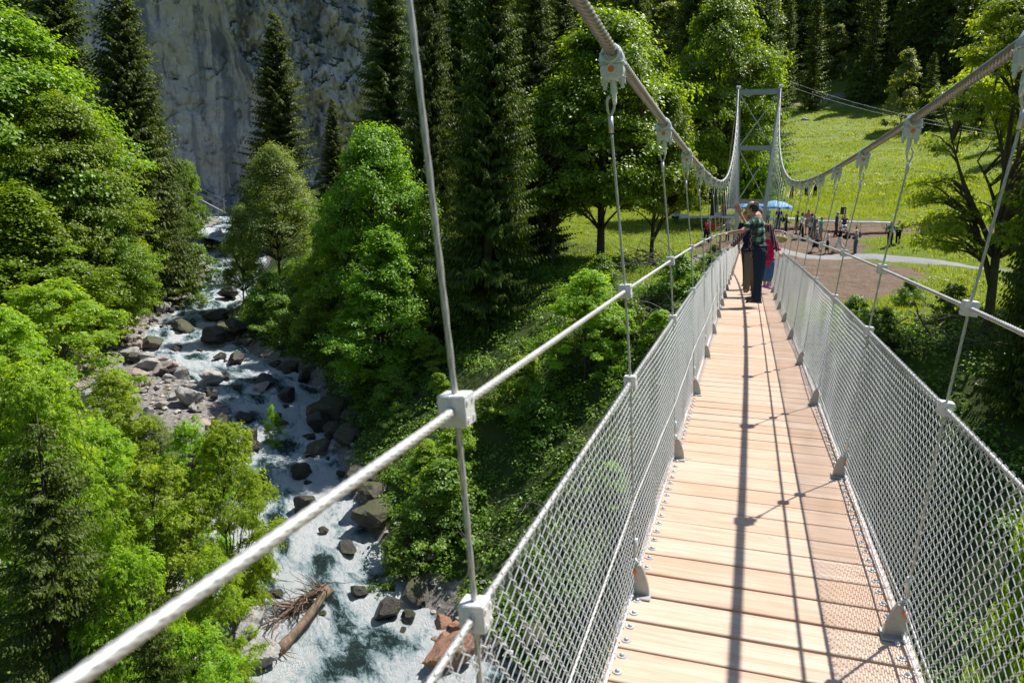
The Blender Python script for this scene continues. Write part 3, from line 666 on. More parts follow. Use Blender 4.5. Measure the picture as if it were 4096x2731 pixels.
def leaves(P, Nn, D, size, lobed=False, wid=.42):
    """P positions, Nn normals, D pointing directions -> V,Q"""
    D = unit(D-Nn*(D*Nn).sum(-1, keepdims=True)); S = np.cross(Nn, D); s = size[:, None]
    if not lobed:
        V = np.stack([P, P+D*s*.45+S*s*wid, P+D*s-Nn*s*.18, P+D*s*.45-S*s*wid], 1).reshape(-1, 3)
        Q = (np.arange(len(P))[:, None]*4+np.arange(4)[None]); return V, Q
    V = []
    for sg in (-1, 0, 1):
        a = sg*1.0; d = D*math.cos(a)+S*math.sin(a); q = np.cross(Nn, d); L = s*(1.0 if sg == 0 else .85); o = S*s*.0
        V += [P, P+d*L*.5+q*L*.22, P+d*L-Nn*L*.15, P+d*L*.5-q*L*.22]
    V = np.stack(V, 1).reshape(-1, 3); Q = np.arange(len(P)*3)[:, None]*4+np.arange(4)[None]
    return V, Q
def broadleaf(seed, H=12., R=4.5, base=.22, ncl=170, lpc=190, ls=.16, flat=.55, lobed=False, mat=None, name='tree', trunkr=.17, shape=0, fork=3, sparse=0., bark=None):
    rg = np.random.default_rng(seed); zb = H*base
    # cluster centres
    C = []
    k = 0
    while len(C) < ncl and k < ncl*60:
        k += 1
        th = rg.uniform(0, 2*math.pi); t = rg.uniform(0, 1)
        prof = (math.sin(math.pi*min(1, (t*.86+.12)**(.75 if shape == 0 else .55)))**.62)*(1 if shape == 0 else (1-.35*t))
        lob = 1+.34*float(vnoise(math.cos(th)*1.6, math.sin(th)*1.6, t*4, s=seed))+.20*float(vnoise(math.cos(th)*3.4, math.sin(th)*3.4, t*8, s=seed+5))
        if sparse and float(vnoise(math.cos(th)*2.2+7, math.sin(th)*2.2, t*5, s=seed+9)) < -.6+sparse*1.0: continue
        rr = R*prof*lob*rg.uniform(.12, 1)**.42
        C.append((math.cos(th)*rr, math.sin(th)*rr, zb+(H-zb)*t*.96, prof))
    C = np.array(C); cr = R*.165*rg.uniform(.45, 1.6, len(C))
    # sprays of twigs standing out of the crown break its outline
    m_ = len(C)//2; k_ = rg.integers(0, len(C), m_); q_ = C[k_].copy(); f_ = rg.uniform(1.0, 1.28, (m_, 1)); q_[:, :2] *= f_; q_[:, 2] = np.minimum(q_[:, 2]+rg.uniform(-.03, .05, m_)*H, H*1.05); C = np.concatenate([C, q_]); cr = np.concatenate([cr, R*rg.uniform(.05, .10, m_)])
    per = np.maximum(12, lpc*np.where(np.arange(len(C)) < len(C)-m_, 1, .22)).astype(int); ci = np.repeat(np.arange(len(C)), per); n = len(ci)
    v = unit(rg.normal(size=(n, 3))); v[:, 2] = np.where(v[:, 2] < -.25, -v[:, 2]*.6, v[:, 2]); rad = rg.uniform(.15, 1, n)**.45
    # ragged clump edges
    rad *= 1+.6*vnoise(v[:, 0]*2.3+ci*3.1, v[:, 1]*2.3, v[:, 2]*2.3, s=seed+20)
    out = unit(np.c_[C[:, :2], (C[:, 2]-(zb+.35*(H-zb)))*.5])
    P = C[ci, :3]+v*rad[:, None]*cr[ci, None]*np.array([1.15, 1.15, flat*1.35])
    P[:, 2] -= .22*(np.hypot(v[:, 0], v[:, 1])*rad*cr[ci])
    Nn = unit(v*.55+out[ci]*.35+np.array([0, 0, .85])+rg.normal(size=(n, 3))*.42)
    D = unit(v*np.array([1, 1, .3])+out[ci]*.5+np.array([0, 0, -.35])+rg.normal(size=(n, 3))*.5)
    V, Q = leaves(P, Nn, D, ls*rg.uniform(.6, 1.25, n), lobed)
    crown = mesh('crown', V, Q, mat)
    # trunk, forking limbs, branches out to every clump
    mb = MB(); hub = []
    tt = np.linspace(0, 1, 10); bend = rg.normal(size=2)*.25
    ztop = H*.80; tr = np.stack([bend[0]*np.sin(tt*3)*tt*R*.25, bend[1]*np.sin(tt*2.3)*tt*R*.25, tt*ztop-.5], -1)
    mb.tube(tr, trunkr*(1-.85*tt)**.8*(1+.5*np.exp(-tt*30)), 9)
    limbs = [tr]
    for f in range(fork):
        a = rg.uniform(0, 6.28); i0 = rg.integers(2, 5); L = rg.uniform(.45, .7)*H*.6; s = np.linspace(0, 1, 8)
        p = tr[i0]+np.stack([np.cos(a+s*.6)*s*R*.62, np.sin(a+s*.6)*s*R*.62, s**.9*L], -1)
        mb.tube(p, trunkr*.6*(1-.8*s), 7); limbs.append(p)
    allp = np.concatenate(limbs)
    for c, q in zip(C, cr):
        cand = allp[allp[:, 2] < c[2]-.15*math.hypot(c[0], c[1])]; cand = cand if len(cand) else allp[:2]
        st = cand[np.argmin(np.linalg.norm(cand-c[:3], axis=1)+rg.uniform(0, .6, len(cand)))]; s = np.linspace(0, 1, 6)[:, None]
        p = st*(1-s)+c[:3]*s; p[:, 2] += np.sin(s[:, 0]*math.pi)*.12*np.linalg.norm(c[:3]-st)-.05*q; p += rg.normal(size=p.shape)*.05*np.sin(s*math.pi)
        mb.tube(p, np.linspace(max(.012, .05*trunkr/.17*min(1, np.linalg.norm(c[:3]-st)/3)), .008, 6), 5, cap=False)
        for j in range(3):
            e = c[:3]+unit(rg.normal(size=3))*q*.8*np.array([1, 1, .5]); mb.tube([p[-2], (p[-2]+e)/2+(0, 0, .05), e], [.009, .006, .003], 4, cap=False)
    return mb.mesh('trunk', bark or BK, smooth=True), crown, H, R
def spruce(seed, H=24., R=3.6, base=.05, dz=.42, nb=7, tw=.24, fine=1.0, hang=.5, width=.05, spr=3):
    rg = np.random.default_rng(seed); Pv, Nv, Dv, Sz = [], [], [], []; mb = MB()
    mb.tube([(0, 0, -.6), (0, 0, H*.3), (0, 0, H*.7), (0, 0, H)], [R*.075+.05, R*.058+.03, R*.028+.02, .01], 9)
    z = H*base
    while z < H-.15:
        t = z/H; k = nb if t < .9 else 5
        for b in range(k):
            a = rg.uniform(0, 2*math.pi); L = (R*(1-t)**.72*rg.uniform(.6, 1.12)+.10)*(1 if t > .12 else .55+3.5*t)
            L *= 1+.18*float(vnoise(math.cos(a)*2, math.sin(a)*2, z*.5, s=seed))
            n = max(4, int(L/tw)+1); s = np.linspace(0, 1, n)
            up = .35*(t-.35); dr = -.30*(1-t)*L
            bz = z+rg.uniform(-.2, .2)+up*L*s+dr*s*1.2+.32*L*(1-t)*s**3*.9
            bx = s*L; aa = a+rg.normal()*.08*s
            P = np.stack([np.cos(aa)*bx, np.sin(aa)*bx, bz], -1)
            if L > .8: mb.tube(P[::max(1, n//4)] if n > 6 else P, np.linspace(.012+.012*L, .004, len(P[::max(1, n//4)] if n > 6 else P)), 4, cap=False)
            d = unit(np.gradient(P, axis=0)); side = unit(np.cross(d, [0, 0, 1.]))
            for sg in (-1, 1):
                tl = (.16+.42*L*.35*np.sin(np.clip(s*1.05+.12, 0, 1)*math.pi)**.7*.9)*rg.uniform(.65, 1.25, n)*(s > .10)
                dd = unit(d*.75+side*sg*.85+np.array([0, 0, -.30-hang*.5*(1-t)])+rg.normal(size=(n, 3))*.13)
                m = tl > .05
                for q in range(spr):
                    f = q/spr; o = P+dd*(tl*f)[:, None]+np.array([0, 0, -.10])*(tl*f*f)[:, None]*hang*2
                    da = unit(dd+side*sg*(.5 if q % 2 else -.35)+np.array([0, 0, -.25-hang*(.5+.5*f)])+rg.normal(size=(n, 3))*.2)
                    Pv.append(o[m]); Dv.append(da[m]); Sz.append((tl*(.62-.18*f)+.07)[m]*fine); Nv.append(unit(np.cross(da, np.cross([0, 0, 1.], da))*1.0+rg.normal(size=(n, 3))*.35)[m])
            Pv.append(P[-1:]); Dv.append(d[-1:]); Sz.append(np.array([.22*fine])); Nv.append(np.array([[0, 0, 1.]]))
        z += dz*(1-.45*t)*rg.uniform(.85, 1.15)
    P, D, Z, Nn = map(np.concatenate, (Pv, Dv, Sz, Nv))
    D2 = unit(D); Nn = unit(Nn-D2*(Nn*D2).sum(-1, keepdims=True)); S = np.cross(Nn, D2); w_ = (width+.10*Z)[:, None]; s = Z[:, None]
    V = np.stack([P, P+D2*s*.4+S*w_, P+D2*s-Nn*s*.08, P+D2*s*.4-S*w_], 1).reshape(-1, 3)
    return mb.mesh('trunk', BKS, smooth=True), mesh('crown', V, np.arange(len(P))[:, None]*4+np.arange(4)[None], NM), H, R
PR = {}
def proto(key):
    if key in PR: return PR[key]
    f = dict(
        m1=lambda: broadleaf(11, 14, 5, .26, 300, 210, .19, mat=LM, trunkr=.28),
        m2=lambda: broadleaf(12, 12, 5, .32, 240, 210, .18, mat=LM, trunkr=.26, sparse=.2),
        m3=lambda: broadleaf(13, 15, 4.6, .10, 260, 210, .19, mat=LM, shape=1, trunkr=.2),
        b1=lambda: broadleaf(21, 20, 7, .06, 520, 220, .24, mat=LM, trunkr=.3),
        a1=lambda: broadleaf(31, 12, 3.9, .16, 320, 150, .12, flat=.85, mat=LA, shape=1, trunkr=.12, fork=5, sparse=.12),
        y1=lambda: broadleaf(41, 8, 3.2, .12, 130, 120, .17, flat=.5, lobed=True, mat=LY, trunkr=.09, fork=4),
        y2=lambda: broadleaf(42, 7, 2.8, .08, 120, 110, .155, flat=.45, lobed=True, mat=LY, trunkr=.08, fork=5, sparse=.25),
        o1=lambda: broadleaf(51, 15, 5, .26, 250, 130, .17, flat=.4, lobed=True, mat=LY, trunkr=.30, fork=6, sparse=.42),
        u1=lambda: broadleaf(61, 2.2, 1.5, .02, 60, 110, .10, flat=.7, mat=UM, trunkr=.03, shape=1),
        u2=lambda: broadleaf(62, 2.6, 1.3, .02, 45, 90, .12, flat=.5, mat=LY, trunkr=.03, shape=1, lobed=True, sparse=.2),
        s1=lambda: spruce(71, 26, 3.7, nb=10, width=.030, fine=1.0, hang=.8, spr=5, tw=.2), s2=lambda: spruce(72, 26, 4.0, hang=1.15, nb=10, width=.030, fine=1.05, spr=5, tw=.2), s3=lambda: spruce(73, 18, 3.4, nb=10, hang=.5, width=.028, dz=.36, spr=5, tw=.18),
        n1=lambda: spruce(76, 12, 3.4, dz=.34, tw=.13, fine=.62, width=.022, spr=5, hang=.6),
        f1=lambda: spruce(81, 26, 4.0, dz=.6, tw=.42, fine=1.5, width=.10, spr=2), f2=lambda: spruce(82, 24, 3.6, dz=.62, tw=.42, fine=1.5, width=.10, spr=2),
        f3=lambda: broadleaf(83, 12, 4, .08, 110, 70, .34, mat=LA, trunkr=.12, shape=1))[key]
    PR[key] = f(); return PR[key]
def tree(key, name, cat, label, xd, D, ytop, hw, group=None, rz=None, dz=-.15):
    tr, cr, H, R = proto(key); p = at_d(xd, 700, D); z = float(T(p[0], p[1]))+dz
    yt = at_d(xd, ytop, D)[2]; sc = max(.15, (yt-z)/H); zc = float((p-CP)@FW)
    sr = hw*K/CF*zc/R*(1.3 if cat == 'tree' and key[0] == 's' else 1.08)
    th = thing(name, label, cat, (p[0], p[1], z), rz if rz is not None else (xd*.37+D) % 6.28, group, scale=(sr, sr, sc))
    obj('trunk', tr, th); obj('crown', cr, th); return th
G_R = 'spruces standing along the gorge'; G_M = 'maples on the far bank'; G_N = 'young maples on the near bank'
TREES = [
 ('b1','maple_tree','tree','huge dense maple filling the upper left corner beside the torrent',30,64,5,235,None),
 ('b1','maple_tree','tree','rounded maple crown below and right of the huge corner maple',175,60,215,135,None),
 ('m1','maple_tree','tree','low leafy maple hanging over the left river bank',265,58,470,80,None),
 ('m3','maple_tree','tree','shaded maple at the left edge under the huge corner maple',60,54,420,170,None),
 ('s1','spruce_tree','tree','tall dark spruce behind the huge corner maple, top out of view',185,86,-150,110,G_R),
 ('s2','spruce_tree','tree','tallest spruce left of the rock face, draped boughs reaching the river',322,70,-75,120,G_R),
 ('s1','spruce_tree','tree','spruce against the dark rock at the upper left edge',95,92,-120,90,G_R),
 ('s2','spruce_tree','tree','slim shaded spruce between the river and the tallest left spruce',375,76,190,75,G_R),
 ('m2','maple_tree','tree','small bright maple at the foot of the rock face by the waterfall',440,86,370,42,None),
 ('s3','spruce_tree','tree','free standing pointed spruce in front of the grey rock slab',655,98,28,78,G_R),
 ('s3','spruce_tree','tree','small pointed spruce right of the pointed spruce before the rock',775,104,225,38,G_R),
 ('a1','alder_tree','tree','feathery pale green alder on the right bank of the torrent',645,66,332,98,None),
 ('a1','alder_tree','tree','small leafy alder bending over the white water below the waterfall',560,68,470,52,None),
 ('m1','maple_tree','tree','maple with sunlit pointed top between the alder and the white hanger',865,46,285,118,G_M),
 ('m3','maple_tree','tree','maple with shaded skirt of leaves just right of the alder',775,50,430,85,G_M),
 ('m3','maple_tree','tree','dark lower maple overhanging the river boulders',880,41,520,120,G_M),
 ('m3','maple_tree','tree','dim maple wedged between the pointed maple and the dark spruces',985,43,430,75,G_M),
 ('s1','spruce_tree','tree','spruce left of the nearest hanger wire, right of the rock face',900,62,-160,85,G_R),
 ('s2','spruce_tree','tree','spruce directly behind the nearest hanger wire',985,52,-190,80,G_R),
 ('s2','spruce_tree','tree','massive dark spruce with hanging boughs in the middle of the view',1120,39,-260,115,G_R),
 ('s1','spruce_tree','tree','dark spruce touching the left side of the big middle maple',1215,47,-120,85,G_R),
 ('s1','spruce_tree','tree','spruce filling the gap between the two middle spruces',1055,58,-140,85,G_R),
 ('m1','maple_tree','tree','broad sunlit maple under the left main cable',1375,46,20,165,G_M),
 ('m2','maple_tree','tree','maple with low branches left of the broad sunlit maple',1265,45,215,110,G_M),
 ('m2','maple_tree','tree','maple hanging over the tall trunks by the bridge head',1490,47,205,95,G_M),
 ('m1','maple_tree','tree','tall sunlit maple behind the far tower',1625,66,-25,115,G_M),
 ('m3','maple_tree','tree','narrow maple seen through the far tower frame',1700,72,105,60,G_M),
 ('s2','spruce_tree','tree','large spruce just behind the far tower, boughs right of its leg',1700,88,-60,88,G_R),
 ('s1','spruce_tree','tree','spruce rising behind the tall sunlit maple',1560,88,-120,80,G_R),
 ('s1','spruce_tree','tree','far spruce peeking out above the broad sunlit maple',1275,95,-60,60,G_R),
 ('s2','spruce_tree','tree','far spruce behind the hump of the broad sunlit maple',1420,98,-110,75,G_R),
 ('y1','maple_tree','tree','small sunlit maple on the slope under the handrail rope',1350,31,615,95,None),
 ('o1','maple_tree','tree','spreading open maple right of the bridge with dark bare limbs',2275,30,-60,180,None),
 ('y2','maple_tree','tree','leafy maple at the right edge behind the cable clamp',2400,36,60,110,None),
 ('s2','spruce_tree','tree','dark spruce with hanging boughs at the right edge of the view',2400,26,-200,105,G_R),
 ('y2','maple_tree','tree','young maple below the mesh at the lower right corner',2440,12.5,1150,95,None),
 ('y1','maple_tree','tree','bright yellow green maple left of the boulder bar',120,37,640,150,G_N),
 ('y2','maple_tree','tree','bright maple crown at the left edge above the near spruce',-20,33,700,150,G_N),
 ('y2','maple_tree','tree','small maple in front of the long flat boulder',235,33,850,90,G_N),
 ('y1','maple_tree','tree','airy maple reaching branches out over the torrent',500,25,960,105,G_N),
 ('y2','maple_tree','tree','maple filling the middle of the near bank',330,24,1060,130,G_N),
 ('y1','maple_tree','tree','maple at the bottom beside the handrail rope, left of the driftwood',455,20.5,1260,95,G_N),
 ('y1','maple_tree','tree','dense maple leaves beside the near spruce',200,27,960,110,G_N),
 ('y1','maple_tree','tree','leafy maple squeezed between the near spruce and the bar',60,23,820,150,G_N),
 ('y2','maple_tree','tree','maple behind the airy riverside maple',420,29,960,80,G_N),
 ('y1','maple_tree','tree','low maple filling the bottom edge under the near spruce tip',250,17,1250,130,G_N),
 ('y2','maple_tree','tree','maple at the very bottom edge below the handrail rope',400,17,1440,120,G_N),
 ('n1','spruce_tree','tree','near spruce with layered drooping boughs in the lower left corner',60,17.5,950,260,None),
 ('n1','spruce_tree','tree','young spruce poking up at the bottom edge among the maples',300,14,1330,170,None),
 ('a1','alder_tree','tree','grey green willow bush on the boulder bar',335,36,955,55,None),
 ('y2','maple_tree','tree','sapling standing among the boulders of the bar',615,39,930,22,None),
 ('f1','spruce_tree','tree','big distant spruce at the top edge of the meadow right of the tower',1822,172,-40,40,None),
 ('f3','broadleaf_tree','tree','distant round tree at the right end of the meadow top',2025,148,112,42,None),
 ('f2','spruce_tree','tree','distant spruce right next to the round meadow tree',2082,147,125,32,None),
]
for i, (key, nm, cat, lab, xd, D, yt, hw, g) in enumerate(TREES): tree(key, nm, cat, lab, xd, D, yt, hw, g)
# distant forest: one conifer after the other up the slope
rr = random.Random(7); nfar = 0
def far_tree(x, y, h, kind):
    global nfar
    tr, cr, H, R = proto(kind); s = h/H; az = math.degrees(math.atan2(x, y))
    lab = 'dark distant spruce in the forest on the mountainside' if kind != 'f3' else 'pale distant broadleaf tree in the mountainside forest'
    th = thing('forest_spruce' if kind != 'f3' else 'forest_broadleaf', lab, 'tree', (x, y, float(T(x, y))-.3), rr.uniform(0, 6.28), 'distant spruces of the mountain forest' if kind != 'f3' else 'pale trees in the mountain forest', scale=(s*rr.uniform(.85, 1.1), s*rr.uniform(.85, 1.1), s))
    obj('trunk', tr, th); obj('crown', cr, th); nfar += 1
for row, D in enumerate((176, 184, 194, 205, 218, 233, 250, 270, 292)):
    a = -29+rr.uniform(0, 2)
    while a < 21:
        x, y = D*math.sin(R_(a)), D*math.cos(R_(a)); a += rr.uniform(1.0, 1.9)*(1 if D < 230 else 1.25)
        if D < 190 and 3.2 < a-.8 < 7.6: continue
        far_tree(x, y+rr.uniform(-3, 3), rr.uniform(23, 35)*(1 if D > 180 else .85), 'f3' if rr.random() < .10 else rr.choice(['f1', 'f2']))
for (xd, D, h, k) in [(1960,176,9,'f3'),(1905,186,12,'f3'),(1880,192,14,'f3'),(2130,150,8,'f3'),(2165,150,7,'f3'),(2200,148,9,'f2'),(2250,140,14,'f1'),(2300,130,16,'f2'),(2240,150,10,'f3'),(2330,120,18,'f1')]:
    p = at_d(xd, 300, D); far_tree(p[0], p[1], h, k)
rr = random.Random(33); c_ = 0
while c_ < 34:
    xx, yy = rr.uniform(-32, 12), rr.uniform(14, 50); d_, s_, _, w_, _ = rivinfo(xx, yy); e_ = d_[0]-w_[0]
    if s_[0] > 0 or e_ < 1.5 or e_ > 13 or abs(xx) < 1.6: continue
    tr, cr, H, R = proto('u2' if c_ % 3 else 'u1'); th = thing('bush', 'one of the low bushes dotted over the steep right bank', 'bush', (xx, yy, float(T(xx, yy))-.1), c_, 'low bushes on the steep right bank', scale=rr.uniform(.4, 1.05)); obj('stem', tr, th); obj('foliage', cr, th); c_ += 1
# undergrowth on the banks
def scatter_xy(n, x0, x1, y0, y1, seed, cond):
    rg = np.random.default_rng(seed); x = rg.uniform(x0, x1, n); y = rg.uniform(y0, y1, n)
    d, sd, rz, w_, st = rivinfo(x, y); m = cond(x, y, d-w_, sd, st); return x[m], y[m]
def clumps(name, label, cat, x, y, per, rad, hgt, ls, mat, seed, lobed=False):
    rg = np.random.default_rng(seed); z = T(x, y); n = len(x); s = rg.uniform(.5, 1.35, n)
    ci = np.repeat(np.arange(n), per); v = unit(rg.normal(size=(n*per, 3))); v[:, 2] = np.abs(v[:, 2]); q = rg.uniform(.1, 1, n*per)**.5
    P = np.stack([x, y, z], -1)[ci]+v*q[:, None]*np.array([rad, rad, hgt])*s[ci, None]
    P[:, 2] = np.maximum(P[:, 2], T(P[:, 0], P[:, 1])+.03)
    Nn = unit(v*.6+np.array([0, 0, .9])+rg.normal(size=P.shape)*.4); D = unit(v*np.array([1, 1, .2])+rg.normal(size=P.shape)*.6)
    V, Q = leaves(P, Nn, D, ls*rg.uniform(.5, 1.4, n*per)*(s[ci]**.5), lobed)
    o = obj(name, mesh(name, V, Q, mat)); o['kind'] = 'stuff'; o['label'] = label; o['category'] = cat; return o
x, y = scatter_xy(12500, -48, 24, 8, 60, 3, lambda x, y, e, sd, st: (sd < 0) & (e > .5) & (e < 15.5+3*vnoise(x/3, y/3, s=2)) & (vnoise(x/1.6, y/1.6, s=8) > -.55) & ~((x > 2.2) & (y > 33.5) & (x < 9) & (y < 46)) & ~((np.abs(x) < 2.2) & (y > 31)))
clumps('undergrowth', 'leafy undergrowth covering the steep right bank', 'undergrowth', x, y, 62, .55, .6, .105, UM, 5)
x, y = scatter_xy(2600, -48, 8, -6, 60, 4, lambda x, y, e, sd, st: (sd > 0) & (e > np.where((st > 44) & (st < 82), 13.5, 2.5)) & (e < 30))
clumps('undergrowth', 'leafy undergrowth on the left bank under the maples', 'undergrowth', x, y, 60, .7, .7, .13, UM, 6)
x, y = scatter_xy(1500, -50, -14, 18, 62, 14, lambda x, y, e, sd, st: (sd > 0) & (e > 1.6) & (e < 14) & (vnoise(x/2.2, y/2.2, s=18) > .0))
clumps('bar_plants', 'low green plants growing between the boulders of the bar', 'plants', x, y, 42, .42, .3, .085, LA, 7)
def grass(name, label, x, y, per, h, w_, mat, seed):
    rg = np.random.default_rng(seed); n = len(x)*per; ci = np.repeat(np.arange(len(x)), per)
    X = x[ci]+rg.normal(size=n)*w_*5; Y = y[ci]+rg.normal(size=n)*w_*5; Z = T(X, Y)-.02; a = rg.uniform(0, 6.28, n); hh = h*rg.uniform(.5, 1.3, n); ln = rg.uniform(.1, .5, n)*hh; b = a+rg.uniform(-1, 1, n)+1.57
    P0 = np.stack([X-np.cos(a)*w_, Y-np.sin(a)*w_, Z], -1); P1 = np.stack([X+np.cos(a)*w_, Y+np.sin(a)*w_, Z], -1); P2 = np.stack([X+np.cos(b)*ln, Y+np.sin(b)*ln, Z+hh], -1)
    o = obj(name, mesh(name, np.stack([P0, P1, P2], 1).reshape(-1, 3), np.arange(n)[:, None]*3+np.arange(3)[None], mat)); o['kind'] = 'stuff'; o['label'] = label; o['category'] = 'grass'
GM = leafmat('grass_blade', (.13, .19, .02), (.20, .27, .03), (.34, .37, .08), .45)
SOILP = [(-3.5,44.5),(-3.8,52),(-1,56),(1,62),(3,66),(7,70.5),(13.5,69),(20,67),(24,62),(13,60.5),(10,58.8),(7.6,55.6),(7,51),(9.2,48.4),(8.9,44),(7.9,40),(5.2,35.5),(3,33.8),(0,36),(-2.5,39)]
def gcond(x, y, e, sd, st): return (sd < 0) & (e > 14) & ~in_poly(x, y, SOILP) & (dist_poly(x, y, PATH) > 1.1)
x, y = scatter_xy(30000, -22, 28, 26, 100, 31, gcond)
grass('meadow_grass', 'long bright grass of the meadow beyond the bridge', x, y, 6, .20, .022, GM, 8)
x, y = scatter_xy(30000, -35, 60, 84, 178, 35, lambda x, y, e, sd, st: (sd < 0) & (e > 14))
grass('slope_grass', 'bright grass of the sloping upper meadow', x, y, 5, .26, .05, GM, 18)
x, y = scatter_xy(3500, -22, 26, 28, 80, 32, lambda x, y, e, sd, st: gcond(x, y, e, sd, st) & (vnoise(x/2.5, y/2.5, s=77) > .15))
clumps('meadow_herbs', 'broad leaved herbs growing in patches in the meadow', 'plants', x, y, 26, .3, .3, .10, GM, 9)
x, y = scatter_xy(9000, -40, 60, 88, 172, 33, lambda x, y, e, sd, st: (sd < 0) & (vnoise(x/4, y/4, s=79) > .35))
clumps('meadow_docks', 'dark tufts of tall herbs dotted over the sloping meadow', 'plants', x, y, 9, .28, .45, .2, GM, 10)
# ---------- rocks ----------
def rockmat(name, a, b, spot, wet=0., moss=.25):
    t = NT(name); tc = t.n('TexCoord').outputs['Object']; g = t.n('NewGeometry'); oi = t.n('ObjectInfo').outputs['Random']
    v = t.n('VectorMath', {0: tc, 1: t.n('CombineXYZ', {0: t.math('MULTIPLY', oi, 30), 1: 0., 2: 0.}).outputs[0]}, operation='ADD').outputs[0]
    n = t.noise(v, 1.6, 7, .7); n2 = t.noise(v, 7, 5, .7); n3 = t.noise(v, .8, 3)
    c = t.ramp(n, [(.3, a), (.65, b)]); c = t.mix(t.ramp(n2, [(.55, (0,0,0)), (.7, (.5,)*3)]), c, spot)
    c = t.mix(t.ramp(n2, [(.3, (.6,)*3), (.42, (0,0,0))]), c, tuple(x*.4 for x in a))
    nz = t.n('SeparateXYZ', {0: g.outputs['Normal']}).outputs[2]
    mk = t.math('MULTIPLY', t.ramp(nz, [(.3, (0,0,0)), (.8, (1,1,1))]), t.ramp(n3, [(.6-moss, (0,0,0)), (.68-moss, (1,1,1))]))
    c = t.mix(t.math('MULTIPLY', mk, .85 if moss > .1 else .0), c, (.05, .055, .015))
    return t.done(t.pbr(c, t.ramp(n2, [(.3, (.75-wet,)*3), (.7, (.95-wet,)*3)]), 0, t.bump(t.math('ADD', n, n2), .8, .08), spec=.4))
RL = rockmat('pale_rock', (.19, .18, .17), (.40, .385, .365), (.56, .55, .53), 0, .0)
RP = rockmat('pinkish_rock', (.24, .17, .14), (.42, .34, .30), (.5, .46, .42), 0, .0)
RW = rockmat('wet_rock', (.020, .017, .016), (.06, .05, .045), (.10, .09, .085), .5, .12)
RM = rockmat('mossy_rock', (.05, .042, .034), (.13, .11, .09), (.22, .21, .19), .2, .24)
RO = rockmat('lichen_rock', (.16, .11, .09), (.36, .17, .10), (.46, .16, .07), .05, .08)
def rock_mesh(seed, mat, sub=4):
    rg = np.random.default_rng(seed); bm = bmesh.new(); bmesh.ops.create_icosphere(bm, subdivisions=sub, radius=1)
    P = np.array([v.co[:] for v in bm.verts]); pn = unit(rg.normal(size=(13, 3))); pd = rg.uniform(.48, .95, 13)
    r = np.min(np.where(P@pn.T > .05, pd/np.maximum(P@pn.T, .05), 9), axis=1); r = np.minimum(r, 1.25)
    r = r*(1+.075*fbm(P[:, 0]*2, P[:, 1]*2, P[:, 2]*2, o=4, s=seed)+.03*fbm(P[:, 0]*8, P[:, 1]*8, P[:, 2]*8, o=3, s=seed+4))
    P = P*r[:, None]
    for v, p in zip(bm.verts, P): v.co = p
    me = bpy.data.meshes.new('boulder'); bm.to_mesh(me); bm.free(); me.materials.append(mat); return autosmooth(me, 22)
ROCKS = {k: [rock_mesh(100+i*7+ord(k), m, 4 if i < 2 else 3) for i in range(4)] for k, m in dict(L=RL, P=RP, W=RW, M=RM, O=RO).items()}
def rock_at(k, i, x, y, w, label, group=None, flat=.62, sink=.25, z=None, rz=None, nm='boulder', asp=1.15):
    d, sd, rz_, w_, st = rivinfo(x, y); zz = float(T(x, y)) if d[0] > w_[0] else max(float(T(x, y)), rz_[0]-.12)
    s = w/2
    if d[0] < w_[0]+.5: WET.append((x, y, s))
    return thing(nm, label, 'rock', (x, y, (zz if z is None else z)+s*flat*(1-2*sink)), rz if rz is not None else (x*7+y*3) % 6.28, group, ROCKS[k][i % 4], (s*asp, s/asp, s*flat))
